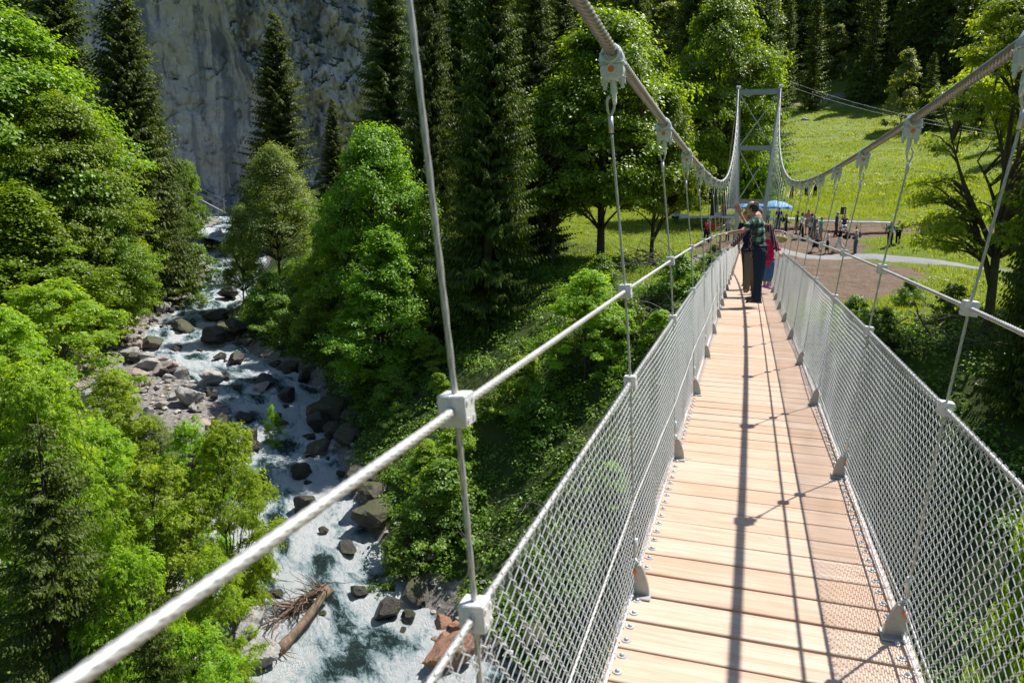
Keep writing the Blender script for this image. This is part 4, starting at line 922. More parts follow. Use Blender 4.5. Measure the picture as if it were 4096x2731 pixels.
BL = [ # kind, x, y(base), width px, label
 ('L',490,893,60,'big pale grey boulder beside the white water at the edge of the bar'),('M',352,812,54,'brown mossy boulder at the upper end of the boulder bar'),
 ('L',228,965,80,'long flat pale boulder in the greenery of the near bank'),('L',330,1012,46,'blocky pale boulder below the mossy one, in the middle of the bar'),
 ('L',300,822,44,'pale rock in the heap left of the brown mossy boulder'),('L',335,850,48,'pale slab leaning in the heap under the brown mossy boulder'),('P',318,872,60,'pinkish slab below the heap of pale rocks'),
 ('P',290,905,48,'dark edged boulder left of the grassy hummock on the bar'),('L',372,842,32,'upright pale block against the heap of pale rocks'),('L',345,1010,30,'small pale block beside the blocky pale boulder'),
 ('P',468,985,40,'pinkish boulder in the gravel above the leafy riverside maple'),('L',445,1000,52,'white topped boulder half buried in the gravel'),('P',600,925,42,'reddish brown boulder at the waterline right of the pale grey boulder'),
 ('W',528,700,50,'dark wet boulder at the lip of the upper rapid'),('W',505,748,62,'broad dark boulder on the right side of the upper rapid'),('M',425,785,52,'reddish dark boulder in midstream left of the broad dark one'),
 ('W',495,806,66,'low dark boulder under the alder'),('W',550,770,60,'dark boulder jammed against the right bank under the alder'),('W',508,846,36,'small dark boulder awash in front of the pale grey boulder'),
 ('W',545,858,42,'flat dark boulder awash beside the small dark one'),('W',663,948,52,'pointed dark boulder splitting the current'),('W',608,920,50,'round dark boulder half under white water'),
 ('M',762,968,118,'huge dark boulder against the right bank under the maples'),('W',735,1006,64,'angular dark boulder at the foot of the huge bank boulder'),('W',578,1035,44,'dark boulder on the left waterline beside the narrow rapid'),
 ('W',568,990,46,'brown wet boulder at the left edge of the narrow rapid'),('W',715,1032,38,'small dark boulder near the right bank below the angular one'),('M',733,1062,58,'mossy dark boulder amid the foam'),
 ('W',690,1128,56,'dark boulder in the middle of the current above the handrail rope'),('M',800,1015,60,'dim boulder in the shade right of the huge bank boulder'),('M',865,1208,108,'great mossy boulder in midstream between handrail and net'),
 ('M',850,1155,90,'grey slab leaning behind the great mossy boulder'),('W',702,1212,74,'dark ledge boulder just below the handrail rope'),('W',745,1256,24,'little black stone alone in the foam'),
 ('W',793,1300,60,'dark boulder in the shallow channel under the hanger'),('W',895,1452,68,'round dark red boulder near the lower right bank'),('W',940,1452,40,'dark boulder tucked between the round one and the bank'),
 ('L',578,1478,100,'large speckled boulder left of the driftwood'),('O',556,1408,36,'small orange stained boulder under the near maples'),('W',605,1362,34,'brown stone on the gravel left of the water'),
 ('L',595,1560,90,'slab with mossy top at the bottom edge by the water'),('M',548,1545,60,'grey boulder behind the mossy slab at the bottom edge'),('O',1055,1452,50,'upright orange boulder behind the lower net clamp'),
 ('O',1018,1470,54,'orange streaked boulder leaning on its upright neighbour'),('O',1025,1512,70,'pointed orange boulder at the lower right bank'),('O',1040,1562,120,'broad orange boulder at the bottom edge under the net'),
 ('P',1000,1498,30,'small brown boulder wedged among the orange ones'),('M',960,1395,80,'dark overgrown boulder under the bushes of the right bank'),('W',640,1000,34,'dark stone breaking the fast water below the pointed boulder'),
 ('W',660,965,20,'small black stone at the foot of the pointed boulder'),('W',820,1100,60,'dark boulder at the right bank level with the handrail'),('M',980,1180,60,'shaded boulder by the side fall on the right bank'),
 ('P',455,600,34,'pale boulder below the waterfall'),('L',440,585,36,'grey boulder at the lip beside the waterfall'),('L',500,572,40,'pale boulder in the white water below the waterfall'),
 ('M',560,1170,50,'dark boulder under the overhanging branches on the left waterline'),('W',585,1060,40,'wet boulder below the leafy branches on the left'),('W',830,1400,46,'submerged dark boulder with foam over its shoulder')]
for i, (k, xd, yd, w_, lab) in enumerate(BL):
    h = hit(xd, yd)
    if h is None: continue
    zc = float((h-CP)@FW); wid = w_*K/CF*zc; rock_at(k, i, h[0], h[1], wid, lab, flat=[.68, .8, .6, .74][i % 4], sink=.16)
rr = random.Random(12)
G1 = 'loose stones of the boulder bar'; G2 = 'dark stones along the right waterline'; G3 = 'wet stones in the torrent'
LB1 = 'one of the loose pale stones scattered over the boulder bar'; LB2 = 'one of the dark stones lining the right edge of the torrent'; LB3 = 'one of the small wet stones awash in the torrent'
cnt = 0
while cnt < 185:
    s = rr.uniform(34, 84); i = int(np.searchsorted(RS, s)); a = RD[i]; b = RD[i+1]; t_ = unit((b-a)[:2]); nrm = np.array([-t_[1], t_[0]])
    e = rr.uniform(.0, 11.5)*rr.uniform(.3, 1); p = a[:2]+nrm*(a[3]+e)
    w_ = min(1.5, .30+rr.expovariate(2.9)); rock_at(rr.choice('LLLPLP' if e > 1.5 else 'WPLW'), cnt, p[0], p[1], w_, LB1, G1, flat=rr.uniform(.55, .85), sink=.12, nm='stone'); cnt += 1
for c in range(48):
    s = rr.uniform(14, 80); i = int(np.searchsorted(RS, s)); a = RD[i]; b = RD[i+1]; t_ = unit((b-a)[:2]); nrm = np.array([-t_[1], t_[0]])
    p = a[:2]-nrm*(a[3]+rr.uniform(-.5, 1.2)); rock_at(rr.choice('WMMW'), c, p[0], p[1], rr.uniform(.4, 1.3), LB2, G2, flat=rr.uniform(.6, .85), sink=.15, nm='stone')
for c in range(26):
    s = rr.uniform(14, 84); i = int(np.searchsorted(RS, s)); a = RD[i]; b = RD[i+1]; t_ = unit((b-a)[:2]); nrm = np.array([-t_[1], t_[0]])
    p = a[:2]+nrm*a[3]*rr.uniform(-.85, .85); rock_at('W', c, p[0], p[1], rr.uniform(.3, .9), LB3, G3, flat=rr.uniform(.5, .7), sink=.22, nm='stone')
river()
# gravel: pebbles nobody could count
def pebbles():
    rg = np.random.default_rng(5); x, y = scatter_xy(16000, -48, 6, 6, 62, 41, lambda x, y, e, sd, st: (e > -.5) & (((sd > 0) & (e < 12) & (st > 40) & (st < 84)) | (e < 1.4)))
    n = len(x); z = T(x, y); s = rg.uniform(.05, .17, n)*rg.uniform(.6, 1.5, n); O = np.array([(1,0,0),(0,1,0),(-1,0,0),(0,-1,0),(0,0,.7),(0,0,-.5),(.7,.7,.25),(-.7,.6,.3)])
    O = O[:6]; F = np.array([(0,1,4),(1,2,4),(2,3,4),(3,0,4),(1,0,5),(2,1,5),(3,2,5),(0,3,5)])
    a = rg.uniform(0, 6.28, n); c, q = np.cos(a), np.sin(a); W = O[None]*rg.uniform(.6, 1.3, (n, 6, 3))
    V = np.stack([W[..., 0]*c[:, None]-W[..., 1]*q[:, None], W[..., 0]*q[:, None]+W[..., 1]*c[:, None], W[..., 2]*.7], -1)*s[:, None, None]+np.stack([x, y, z+s*.25], -1)[:, None]
    t = NT('pebble_mat'); isl = t.n('NewGeometry').outputs['Random Per Island']
    m = t.done(t.pbr(t.ramp(isl, [(0, (.09, .085, .08)), (.4, (.26, .245, .225)), (.8, (.44, .42, .39)), (1, (.30, .19, .14))]), .85))
    o = obj('gravel', mesh('gravel', V.reshape(-1, 3), (F[None]+6*np.arange(n)[:, None, None]).reshape(-1, 3), m)); o['kind'] = 'stuff'; o['label'] = 'gravel and pebbles between the boulders'; o['category'] = 'gravel'
pebbles()
# driftwood, dead branches
DW = barkmat('driftwood', (.10, .06, .04), (.30, .21, .16)); DB = barkmat('dead_branch', (.10, .085, .07), (.26, .23, .20))
def drift():
    h = hit(690, 1500); z = h[2]+.55; th = thing('driftwood_trunk', 'broken root stump with bare roots stranded in the foam', 'driftwood', (h[0], h[1], z), scale=1.25)
    rg = random.Random(3); mb = MB(); a = np.array([.15, 1.15, .75]); b = np.array([-.05, -1.0, .05]); s = np.linspace(0, 1, 9)[:, None]
    mb.tube(a*(1-s)+b*s+np.c_[np.sin(s*3)*.1, 0*s, np.sin(s*2.6)*.06], [.15, .11, .10, .115, .105, .11, .12, .15, .17], 10)
    c0 = np.array([-.55, .55, .45]); mb.tube([a, a+(-.25, -.1, -.05), c0, (-.75, .1, .25), (-.8, -.15, .2)], [.16, .14, .1, .09, .1], 8)
    obj('log', mb.mesh('log', DW, True), th); mb = MB()
    for i in range(200):
        o = np.array(rg.choice([(.1, 1.1, .75), (-.5, .5, .4), (-.05, -1, .1), (-.7, 0, .25), (-.3, .8, .6)]))+np.array([rg.uniform(-.15, .15) for _ in range(3)]); d = np.array([rg.uniform(-1, .6), rg.uniform(-1, .35), rg.uniform(-.45, .4)]); L = rg.uniform(.3, 1.0); r = rg.uniform(.008, .03)
        p = [o]; 
        for j in range(4): d = unit(d+np.array([rg.uniform(-.6, .6) for _ in range(3)])); p.append(p[-1]+d*L/4)
        mb.tube(p, np.linspace(r, .004, 5), 5, cap=False)
    obj('roots', mb.mesh('roots', DW, True), th)
drift()
def snag(name, lab, xd, yd, n, L, seed, spread=1., lift=.4, cat='branch', dirs=None, r0=.03):
    h = hit(xd, yd); rg = random.Random(seed); mb = MB()
    for i in range(n):
        o = np.array([rg.uniform(-1, 1)*spread, rg.uniform(-1, 1)*spread, 0.]); o[2] = T(h[0]+o[0], h[1]+o[1])-h[2]+rg.uniform(0, lift)
        d = np.array(dirs if dirs else [rg.uniform(-1, 1), rg.uniform(-1, 1), rg.uniform(-.1, .35)], float)+np.array([rg.uniform(-.4, .4) for _ in range(3)])*.8; p = [o]; l = L*rg.uniform(.5, 1.2)
        for j in range(5): d = unit(d+np.array([rg.uniform(-.35, .35), rg.uniform(-.35, .35), rg.uniform(-.3, .2)])); p.append(p[-1]+d*l/5)
        mb.tube(p, np.linspace(r0*rg.uniform(.5, 1.3), .005, 6), 5, cap=False)
        for j in (2, 3, 4):
            q = p[j]; e = unit(d+np.array([rg.uniform(-1, 1) for _ in range(3)])); mb.tube([q, q+e*l*.15, q+e*l*.25+(0, 0, .04)], [.01, .007, .003], 4, cap=False)
    o = thing(name, lab, cat, tuple(h), me=mb.mesh(name, DB, True)); return o
snag('brushwood_heap', 'heap of bare cut branches on the slope left of the net', 1510, 745, 70, 1.9, 4, 1.6, .5, 'brushwood')
snag('brushwood_heap', 'tangled roots and brushwood under the trees by the bridge head', 1530, 625, 90, 2.0, 5, 2.2, .9, 'brushwood')
snag('brushwood_heap', 'dead twigs lying on the undergrowth below the small maple', 1330, 1130, 16, 1.6, 6, 1.8, .3, 'brushwood', r0=.018)
snag('fallen_branch', 'bare fallen branch reaching over the water from the near maples', 520, 1350, 5, 3.4, 8, .25, .9, dirs=(1, .4, .12), r0=.05)
snag('fallen_branch', 'thin dead branch lying across the waterline under the alder', 560, 822, 3, 4, 9, .2, .4, dirs=(1, .2, .05), r0=.05)
snag('brushwood_heap', 'dead branches in the shade of the right slope behind the net', 2230, 770, 40, 2.0, 11, 2.0, .6, 'brushwood')
# tall grass and small shrubs
for i, (xd, yd, sc, lab) in enumerate([(1010,1230,1.35,'dense rounded shrub hanging over the side fall on the right bank'),(940,1330,1.0,'shrub on the overgrown boulder by the lower bank'),(770,760,1.6,'shaded shrub on the bank under the maples'),(690,780,1.3,'shrub leaning over the bank right of the alder'),
        (640,760,1.2,'shrub at the foot of the alder'),(1550,700,1.1,'green shrub behind the brushwood heap'),(1625,650,.7,'shrub beside the net near the bridge head'),(2090,700,.55,'bright shrub at the edge of the bare soil'),(1960,760,.6,'shrub right of the net on the bank'),
        (450,640,1.6,'sunlit bush on the left bank below the waterfall'),(430,700,1.3,'bush with dry branches on the left bank by the upper rapid'),(500,1075,.9,'low bush on the bar beside the riverside maple'),(1640,600,.5,'clipped bush by the left end of the bridge deck'),(2180,740,.7,'leafy bush under the spreading open maple'),
        (270,1050,1.2,'soft grey green bush on the near bank'),(2020,800,.7,'bush below the bright shrub by the bare soil'),(1250,1000,1.0,'bush in the dappled light left of the net'),(620,720,1.4,'bush filling the foot of the right bank under the alder'),(560,640,1.5,'bush on the right bank beside the cascade')]):
    h = hit(xd, yd); tr, cr, H, R = proto('u1'); th = thing('shrub', lab, 'shrub', (h[0], h[1], h[2]-.1), i*1.3, None, scale=sc); obj('stem', tr, th); obj('foliage', cr, th)
# ---------- people ----------
def cloth(name, col, pat=None, rough=.85):
    if name in MAT: return MAT[name]
    t = NT(name); tc = t.n('TexCoord').outputs['Object']; n = t.noise(tc, 9, 4, .6); s = t.n('SeparateXYZ', {0: tc}).outputs
    c = t.mix(t.math('MULTIPLY', n, .5), col, tuple(v*.6 for v in col))
    if pat:
        kind, c2, k = pat
        if kind == 'plaid':
            bz = t.math('GREATER_THAN', t.math('SINE', t.math('MULTIPLY', s[2], 6.283/k)), -.05)
            dx = t.math('ADD', t.math('MULTIPLY', s[0], .95), t.math('MULTIPLY', s[1], .55))
            bx = t.math('GREATER_THAN', t.math('SINE', t.math('MULTIPLY', dx, 6.283/k)), .0)
            g = t.math('GREATER_THAN', t.math('SINE', t.math('MULTIPLY', dx, 6.283/k/2)), .3)
            f = t.math('ADD', t.math('MULTIPLY', bz, .5), t.math('MULTIPLY', bx, .5))
            pc = t.ramp(f, [(0, (.012, .018, .035)), (.25, (.05, .085, .09)), (.75, (.20, .38, .23))], 'CONSTANT')
            c = t.mix(t.math('MULTIPLY', g, .35), pc, (.05, .10, .085))
        elif kind == 'stripe':   # thin upright stripes
            a = t.math('ADD', t.math('MULTIPLY', s[0], 1), t.math('MULTIPLY', s[1], .5)); c = t.mix(t.math('GREATER_THAN', t.math('SINE', t.math('MULTIPLY', a, 6.283/k)), .72), c, c2)
        elif kind == 'hoop': c = t.mix(t.math('GREATER_THAN', t.math('SINE', t.math('MULTIPLY', s[2], 6.283/k)), .1), c, c2)
        else:
            c = t.mix(t.ramp(t.noise(tc, k, 2, .5), [(.5, (0,0,0)), (.53, (1,1,1))]), c, c2)
    wr = t.noise(t.mapping(tc, (1, 1, .45)), 13, 3, .6, 1.4)
    MAT[name] = t.done(t.pbr(c, rough, 0, t.bump(wr, .7, .03), spec=.2)); return MAT[name]
SKIN = NT('skin'); SKIN = SKIN.done(SKIN.pbr(SKIN.ramp(SKIN.noise(SKIN.n('TexCoord').outputs['Object'], 14, 3), [(.3, (.42, .225, .15)), (.7, (.56, .32, .225))]), .5, 0, spec=.4, **{'Subsurface Weight': .08, 'Subsurface Radius': (.02, .008, .004), 'Subsurface Scale': .5}))
def fused(name, mb, vox, mat, smooth_it=4):
    me = mb.mesh('tmp', mat); o = bpy.data.objects.new('tmp', me); COL.objects.link(o)
    m = o.modifiers.new('r', 'REMESH'); m.mode = 'VOXEL'; m.voxel_size = vox; m.use_smooth_shade = True
    s = o.modifiers.new('s', 'SMOOTH'); s.iterations = smooth_it; s.factor = .5
    dg = bpy.context.evaluated_depsgraph_get(); n = bpy.data.meshes.new_from_object(o.evaluated_get(dg)); n.name = name
    bpy.data.objects.remove(o); bpy.data.meshes.remove(me); n.materials.clear(); n.materials.append(mat)
    return n
def limb(mb, P, r, n=10, flat=1.0):
    P = [np.array(p, float) for p in P]; mb.tube(P, r, n, flat=flat)
    for p, q in zip(P, r): mb.ell(p, (q, q, q), n, 7)
def basis(f):  # columns: right, forward, up
    f = unit(np.array(f, float)); r = unit(np.cross(f, (0, 0, 1.))); return np.array([r, f, np.cross(r, f)]).T
def hand(mb, w, d, pn, s=1., curl=.5, vox_ok=True):
    """w wrist, d pointing direction, pn palm normal (towards the palm side)"""
    d = unit(np.array(d, float)); pn = unit(np.array(pn, float)-d*np.dot(pn, d)); t = np.cross(pn, d)
    pc = w+d*.045*s; mb.ell(pc, (.040*s, .048*s, .017*s), 10, 7, np.array([t, d, pn]).T)
    for i, (o, L) in enumerate(((-.030, .066), (-.010, .078), (.010, .072), (.029, .056))):
        b = w+d*.085*s+t*o*s; fd = unit(d+t*o*3.2); k1 = unit(fd+pn*curl*.5); k2 = unit(fd+pn*curl*1.4)
        p1 = b+k1*L*.45*s; p2 = p1+k2*L*.35*s; p3 = p2+unit(k2+pn*curl)*L*.28*s
        limb(mb, [b-d*.03*s, b, p1, p2, p3], [.010*s, .0095*s, .009*s, .0085*s, .0075*s], 6)
    b = w+d*.02*s-t*.028*s; td = unit(d*.6-t*.9+pn*.35); limb(mb, [b, b+td*.04*s, b+unit(td+d*.7)*.072*s], [.013*s, .011*s, .0085*s], 6)
def figure(label, J, C, vox=.018, fine=False, group=None, name='person', root=None, S=1.0, hands=None):
    """J: joints in world space; C: clothing"""
    root = np.array(root if root is not None else (J['ankL']+J['ankR'])/2); root = np.array((root[0], root[1], min(J['ankL'][2], J['ankR'][2])-.08*S))
    th = thing(name, label, 'person', tuple(root), 0, group); j = {k: np.array(v, float)-root for k, v in J.items()}
    f = unit(np.array(C['face'], float)); B = basis(f); hf = unit(np.array(C.get('look', C['face']), float)); HB = basis(hf)
    fh = np.array([f[0], f[1], 0]); rt = B[:, 0]
    hd = j['head']; mb = MB()
    nk = (j['shL']+j['shR'])/2; pv = (j['hipL']+j['hipR'])/2; ch = nk*.72+pv*.28-np.array([0, 0, .0])
    # body
    mb.ell(hd, (.073*S, .092*S, .112*S), 14, 11, HB); mb.ell(hd+HB@np.array([0, .022, -.055])*S, (.056*S, .068*S, .062*S), 12, 8, HB)
    mb.ell(hd+HB@np.array([0, .098, -.022])*S, (.013*S, .020*S, .026*S), 8, 6, HB)
    mb.ell(hd+HB@np.array([0, .080, -.072])*S, (.024*S, .016*S, .010*S), 8, 6, HB); mb.ell(hd+HB@np.array([0, .07, -.105])*S, (.026*S, .022*S, .018*S), 8, 6, HB)
    mb.ell(hd+HB@np.array([0, .080, .022])*S, (.05*S, .016*S, .011*S), 8, 6, HB)
    for s in (-1, 1): mb.ell(hd+HB@np.array([s*.074, -.005, -.015])*S, (.010*S, .018*S, .030*S), 8, 6, HB)
    limb(mb, [hd+HB@np.array([0, -.02, -.05])*S, nk+np.array([0, 0, .03])*S], [.055*S, .062*S])
    for z, w_, d_ in ((.0, .15, .085), (.35, .145, .09), (.7, .125, .085), (1.0, .145, .095)): mb.ell(nk*(1-z)+pv*z+np.array([0, 0, .0]), (w_*S, d_*S, .15*S), 12, 8, B)
    for s in 'LR':
        limb(mb, [nk+(j['sh'+s]-nk)*.6, j['sh'+s], j['el'+s], j['wr'+s]], [.05*S, .048*S, .038*S, .026*S])
        limb(mb, [j['hip'+s], (j['hip'+s]+j['kn'+s])/2, j['kn'+s], (j['kn'+s]*.62+j['ank'+s]*.38), j['ank'+s]], [.078*S, .068*S, .05*S, .048*S, .034*S])
        d = unit(j['wr'+s]-j['el'+s]); h = (hands or {}).get(s, {}); hand(mb, j['wr'+s], h.get('d', d), h.get('p', -rt if s == 'R' else rt), S*h.get('k', 1.0), h.get('curl', .5))
        tf = unit(np.array(C.get('toe'+s, fh), float)); limb(mb, [j['ank'+s]-tf*.03*S-(0, 0, .03*S), j['ank'+s]+tf*.12*S-(0, 0, .05*S)], [.035*S, .028*S])
    obj('body', fused('body', mb, vox if not fine else .0065, SKIN, 3 if fine else 2), th)
    # top
    top, slv, tm = C['top']; mb = MB(); e = .016*S; btm = C.get('hem', 1.02); fat = C.get('fat', 1.0)
    mb.ell(nk-(0, 0, .03*S), (.165*S, .10*S, .085*S), 14, 8, B)
    for z, w_, d_ in ((.12, .172, .112), (.35, .168, .118), (.6, .150, .114*fat), (.85, .158, .122*fat), (btm, .165, .12*fat)): mb.ell(nk*(1-z)+pv*z, (w_*S*fat, d_*S, .105*S), 14, 8, B)
    for s in 'LR':
        P = [nk+(j['sh'+s]-nk)*.55, j['sh'+s], j['el'+s], j['wr'+s]]
        if slv == 'none': limb(mb, P[:2], [.06*S, .058*S])
        elif slv == 'short': limb(mb, [P[0], P[1], P[1]*.42+P[2]*.58], [.062*S, .068*S, .066*S])
        else: limb(mb, [P[0], P[1], P[2], P[2]*.08+P[3]*.92], [.066*S, .072*S, .062*S, .048*S])
    obj(top, fused(top, mb, vox*.9 if not fine else .010, tm, 3), th)
    if C.get('collar'):
        mb = MB(); c = nk+(0, 0, .055*S); a = np.linspace(0, 6.28, 14); mb.tube([c+B@np.array([.068*math.cos(q), .064*math.sin(q)+.0, .012*math.sin(q)])*S for q in a], .013*S, 6, cap=False); obj('collar', mb.mesh('collar', tm, True), th)
    # bottom
    bn, kind, bmat = C['bottom']; mb = MB(); mb.ell(pv+(0, 0, .02*S), (.160*S, .118*S*fat, .12*S), 14, 8, B)
    for s in 'LR':
        H, Kn, An = j['hip'+s], j['kn'+s], j['ank'+s]
        if kind == 'shorts': limb(mb, [H, H*.3+Kn*.7, H*.08+Kn*.92], [.098*S, .088*S, .084*S])
        elif kind == 'capri': limb(mb, [H, (H+Kn)/2, Kn, Kn*.55+An*.45], [.096*S, .084*S, .068*S, .064*S])
        elif kind == 'skirt': limb(mb, [H, Kn], [.11*S, .12*S])
        else: limb(mb, [H, (H+Kn)/2, Kn, Kn*.4+An*.6, An-(0, 0, .015*S)], [.114*S, .098*S, .078*S, .072*S, .074*S])
    if kind == 'skirt': mb.ell((j['knL']+j['knR'])/2*.75+pv*.25, (.16*S, .12*S, .2*S), 12, 8, B)
    obj(bn, fused(bn, mb, vox*.9 if not fine else .011, bmat, 3), th)
    if C.get('belt'):
        mb = MB(); c = pv+(0, 0, .095*S); a = np.linspace(0, 6.283, 22); mb.tube([c+B@np.array([.163*math.cos(q), .122*fat*math.sin(q), 0])*S for q in a], .017*S, 6, cap=False); obj('belt', mb.mesh('belt', cloth('black_leather', (.015, .012, .01), rough=.4), True), th)
    for s in 'LR':
        mb = MB(); tf = unit(np.array(C.get('toe'+s, fh), float)); a = j['ank'+s]; tb = basis(tf)
        limb(mb, [a-tf*.045*S-(0, 0, .045*S), a+tf*.05*S-(0, 0, .040*S), a+tf*.145*S-(0, 0, .050*S)], [.036*S, .040*S, .030*S]); mb.ell(a+(0, 0, -.01*S)+tf*.01, (.047*S, .055*S, .05*S), 10, 6, tb)
        mb.box(a+tf*.05*S-(0, 0, .072*S), (.088*S, .27*S, .018*S), tb)
        obj('shoe', fused('shoe', mb, .009 if fine else .013, C['shoe'], 2), th)
    if C.get('hair'):
        hk, hm = C['hair']; mb = MB()
        if hk == 'cap':
            mb.ell(hd+HB@np.array([0, -.01, .045])*S, (.088*S, .103*S, .082*S), 14, 9, HB); mb.ell(hd+HB@np.array([0, .10, .048])*S, (.065*S, .070*S, .010*S), 12, 5, HB); obj('cap', fused('cap', mb, .010, hm, 2), th)
        else:
            mb.ell(hd+HB@np.array([0, -.022, .028])*S, (.086*S, .094*S, .100*S), 14, 9, HB); mb.ell(hd+HB@np.array([0, -.05, -.02])*S, (.080*S, .066*S, .085*S if hk == 'short' else .10*S), 12, 8, HB)
            if hk == 'long': mb.ell(hd+HB@np.array([0, -.065, -.10])*S, (.075*S, .045*S, .12*S), 12, 8, HB)
            if hk == 'bald':
                mb = MB()
                for s in (-1, 1): mb.ell(hd+HB@np.array([s*.048, -.03, .005])*S, (.038*S, .075*S, .072*S), 12, 8, HB)
                mb.ell(hd+HB@np.array([0, -.034, .010])*S, (.083*S, .084*S, .084*S), 14, 9, HB); mb.ell(hd+HB@np.array([0, -.05, .03])*S, (.070*S, .066*S, .078*S), 12, 8, HB)
            o = obj('hair', fused('hair', mb, .009 if fine else .013, hm, 1), th)
    if fine or C.get('eyes', True):
        em = plain('eye_dark', (.02, .015, .012), .3)
        for s in (-1, 1): obj('eye', MB().ell((0, 0, 0), (.013*S, .006*S, .006*S), 8, 6, HB).mesh('eye', em, True), th, tuple(hd+HB@np.array([s*.032, .083, -.002])*S))
        obj('mouth', MB().ell((0, 0, 0), (.022*S, .006*S, .004*S), 8, 6, HB).mesh('mouth', plain('lips', (.25, .07, .06), .5), True), th, tuple(hd+HB@np.array([0, .094, -.070])*S))
    if C.get('glasses'): obj('glasses', MB().box(hd+HB@np.array([0, .092, .0])*S, (.13*S, .012*S, .032*S), HB).mesh('glasses', plain('glasses_dark', (.01, .01, .012), .15)), th)
    return th
HG = cloth('hair_grey', (.20, .19, .18)); HW = cloth('hair_white', (.62, .60, .57)); HD = cloth('hair_dark', (.035, .025, .018)); HBR = cloth('hair_brown', (.12, .07, .04)); HBL = cloth('hair_blond', (.38, .27, .15))
LEA = cloth('shoe_dark', (.03, .025, .022), rough=.6); SHW = cloth('shoe_white', (.6, .6, .58)); SHB = cloth('boot_tan', (.38, .26, .10))
V3 = lambda xd, yd, Y: at_y(xd, yd, Y)
# plaid man pointing upstream, the nearest figure
y0 = 13.75
J = dict(head=V3(1727.5, 478, y0), shL=V3(1734, 507, y0-.19), shR=V3(1741, 504, y0+.19), elL=V3(1704, 531, y0-.36), wrL=V3(1672, 536, y0-.30), elR=V3(1716, 519, y0+.30), wrR=V3(1700, 490, y0+.26),
    hipL=V3(1744, 578, y0-.09), hipR=V3(1747, 577, y0+.10), knL=V3(1741, 631, y0-.11), knR=V3(1745, 628, y0+.12), ankL=V3(1739, 685, y0-.09), ankR=V3(1735, 680, y0+.13))
figure('balding man in green checked shirt and dark jeans pointing over the left rope', J, dict(face=(-.93, .36, 0), look=(-.97, .22, -.05), toeL=(-1, .05, 0), toeR=(-.97, .25, 0), top=('shirt', 'short', cloth('checked_shirt', (.2, .3, .2), ('plaid', (0,0,0), .15))),
    bottom=('jeans', 'trousers', cloth('dark_jeans', (.018, .032, .062))), shoe=cloth('hiking_shoe', (.09, .075, .06), ('dots', (.25, .22, .18), 22)), hair=('bald', cloth('hair_dark_grey', (.06, .052, .045))), belt=1, collar=1), .014, True,
    hands={'L': dict(d=(-.85, -.1, -.12), p=(0, 0, -1), curl=.35), 'R': dict(d=(-.45, -.05, .9), p=(-.15, -1, .1), curl=.12, k=1.2)}, S=1.02)
y0 = 15.9
J = dict(head=V3(1744, 490, y0+.02), shL=V3(1769, 521, y0+.02), shR=V3(1716, 520, y0), elL=V3(1780, 556, y0-.12), wrL=V3(1787, 575, y0-.2), elR=V3(1697, 549, y0-.12), wrR=V3(1682, 565, y0-.2),
    hipL=V3(1737, 586, y0), hipR=V3(1722, 586, y0), knL=V3(1734, 628, y0-.02), knR=V3(1718, 627, y0-.04), ankL=V3(1731, 664, y0+.04), ankR=V3(1714, 662, y0-.06))
figure('man in maroon striped shirt and khaki trousers with both hands on the net ropes', J, dict(face=(-.1, -1, 0), look=(.5, .8, 0), top=('shirt', 'long', cloth('striped_shirt', (.085, .028, .038), ('stripe', (.42, .33, .36), .042))), bottom=('trousers', 'trousers', cloth('khaki_trousers', (.19, .145, .105))), shoe=SHB, hair=('short', HG), belt=1), .014, True,
    hands={'L': dict(d=(.5, -.55, -.5), p=(0, 0, -1), curl=.5), 'R': dict(d=(-.6, -.5, -.35), p=(0, 0, -1), curl=.5)}, S=.96)
y0 = 16.9
J = dict(head=V3(1767, 533, y0), shL=V3(1776, 551, y0-.02), shR=V3(1757, 551, y0), elL=V3(1787, 570, y0-.06), wrL=V3(1790, 574, y0-.30), elR=V3(1752, 575, y0-.05), wrR=V3(1755, 590, y0-.12),
    hipL=V3(1771, 603, y0), hipR=V3(1760, 603, y0), knL=V3(1770, 632, y0-.03), knR=V3(1757, 632, y0), ankL=V3(1763, 655, y0), ankR=V3(1756, 653, y0+.08))
figure('girl in pink hooded jacket and blue capri jeans behind the plaid shirted man', J, dict(face=(.4, -1, 0), top=('jacket', 'long', cloth('pink_jacket', (.62, .015, .10))), bottom=('jeans', 'capri', cloth('light_jeans', (.075, .17, .36))), shoe=cloth('purple_shoe', (.25, .12, .45), ('dots', (.75, .2, .4), 18)), hair=('long', HBR)), .013, False, S=.84)
y0 = 17.8
J = dict(head=V3(1715, 494, y0), shL=V3(1733, 517, y0), shR=V3(1703, 519, y0), elL=V3(1768, 530, y0-.1), wrL=V3(1795, 532, y0-.3), elR=V3(1696, 546, y0+.02), wrR=V3(1697, 568, y0-.05),
    hipL=V3(1729, 574, y0), hipR=V3(1713, 574, y0), knL=V3(1729, 612, y0), knR=V3(1713, 612, y0), ankL=V3(1728, 648, y0), ankR=V3(1713, 648, y0))
figure('man in navy top behind the striped shirt, one arm hanging, one on the handrail', J, dict(face=(-.4, -1, 0), look=(-.9, .1, 0), top=('shirt', 'short', cloth('navy_top', (.012, .016, .055))), bottom=('trousers', 'trousers', cloth('brown_trousers', (.06, .045, .035))), shoe=LEA, hair=('short', HG)), .014, True, S=.98,
    hands={'L': dict(d=(.9, -.2, -.1), p=(0, 0, -1), curl=.8), 'R': dict(d=(.1, 0, -1), p=(.8, .2, 0), curl=.4)})
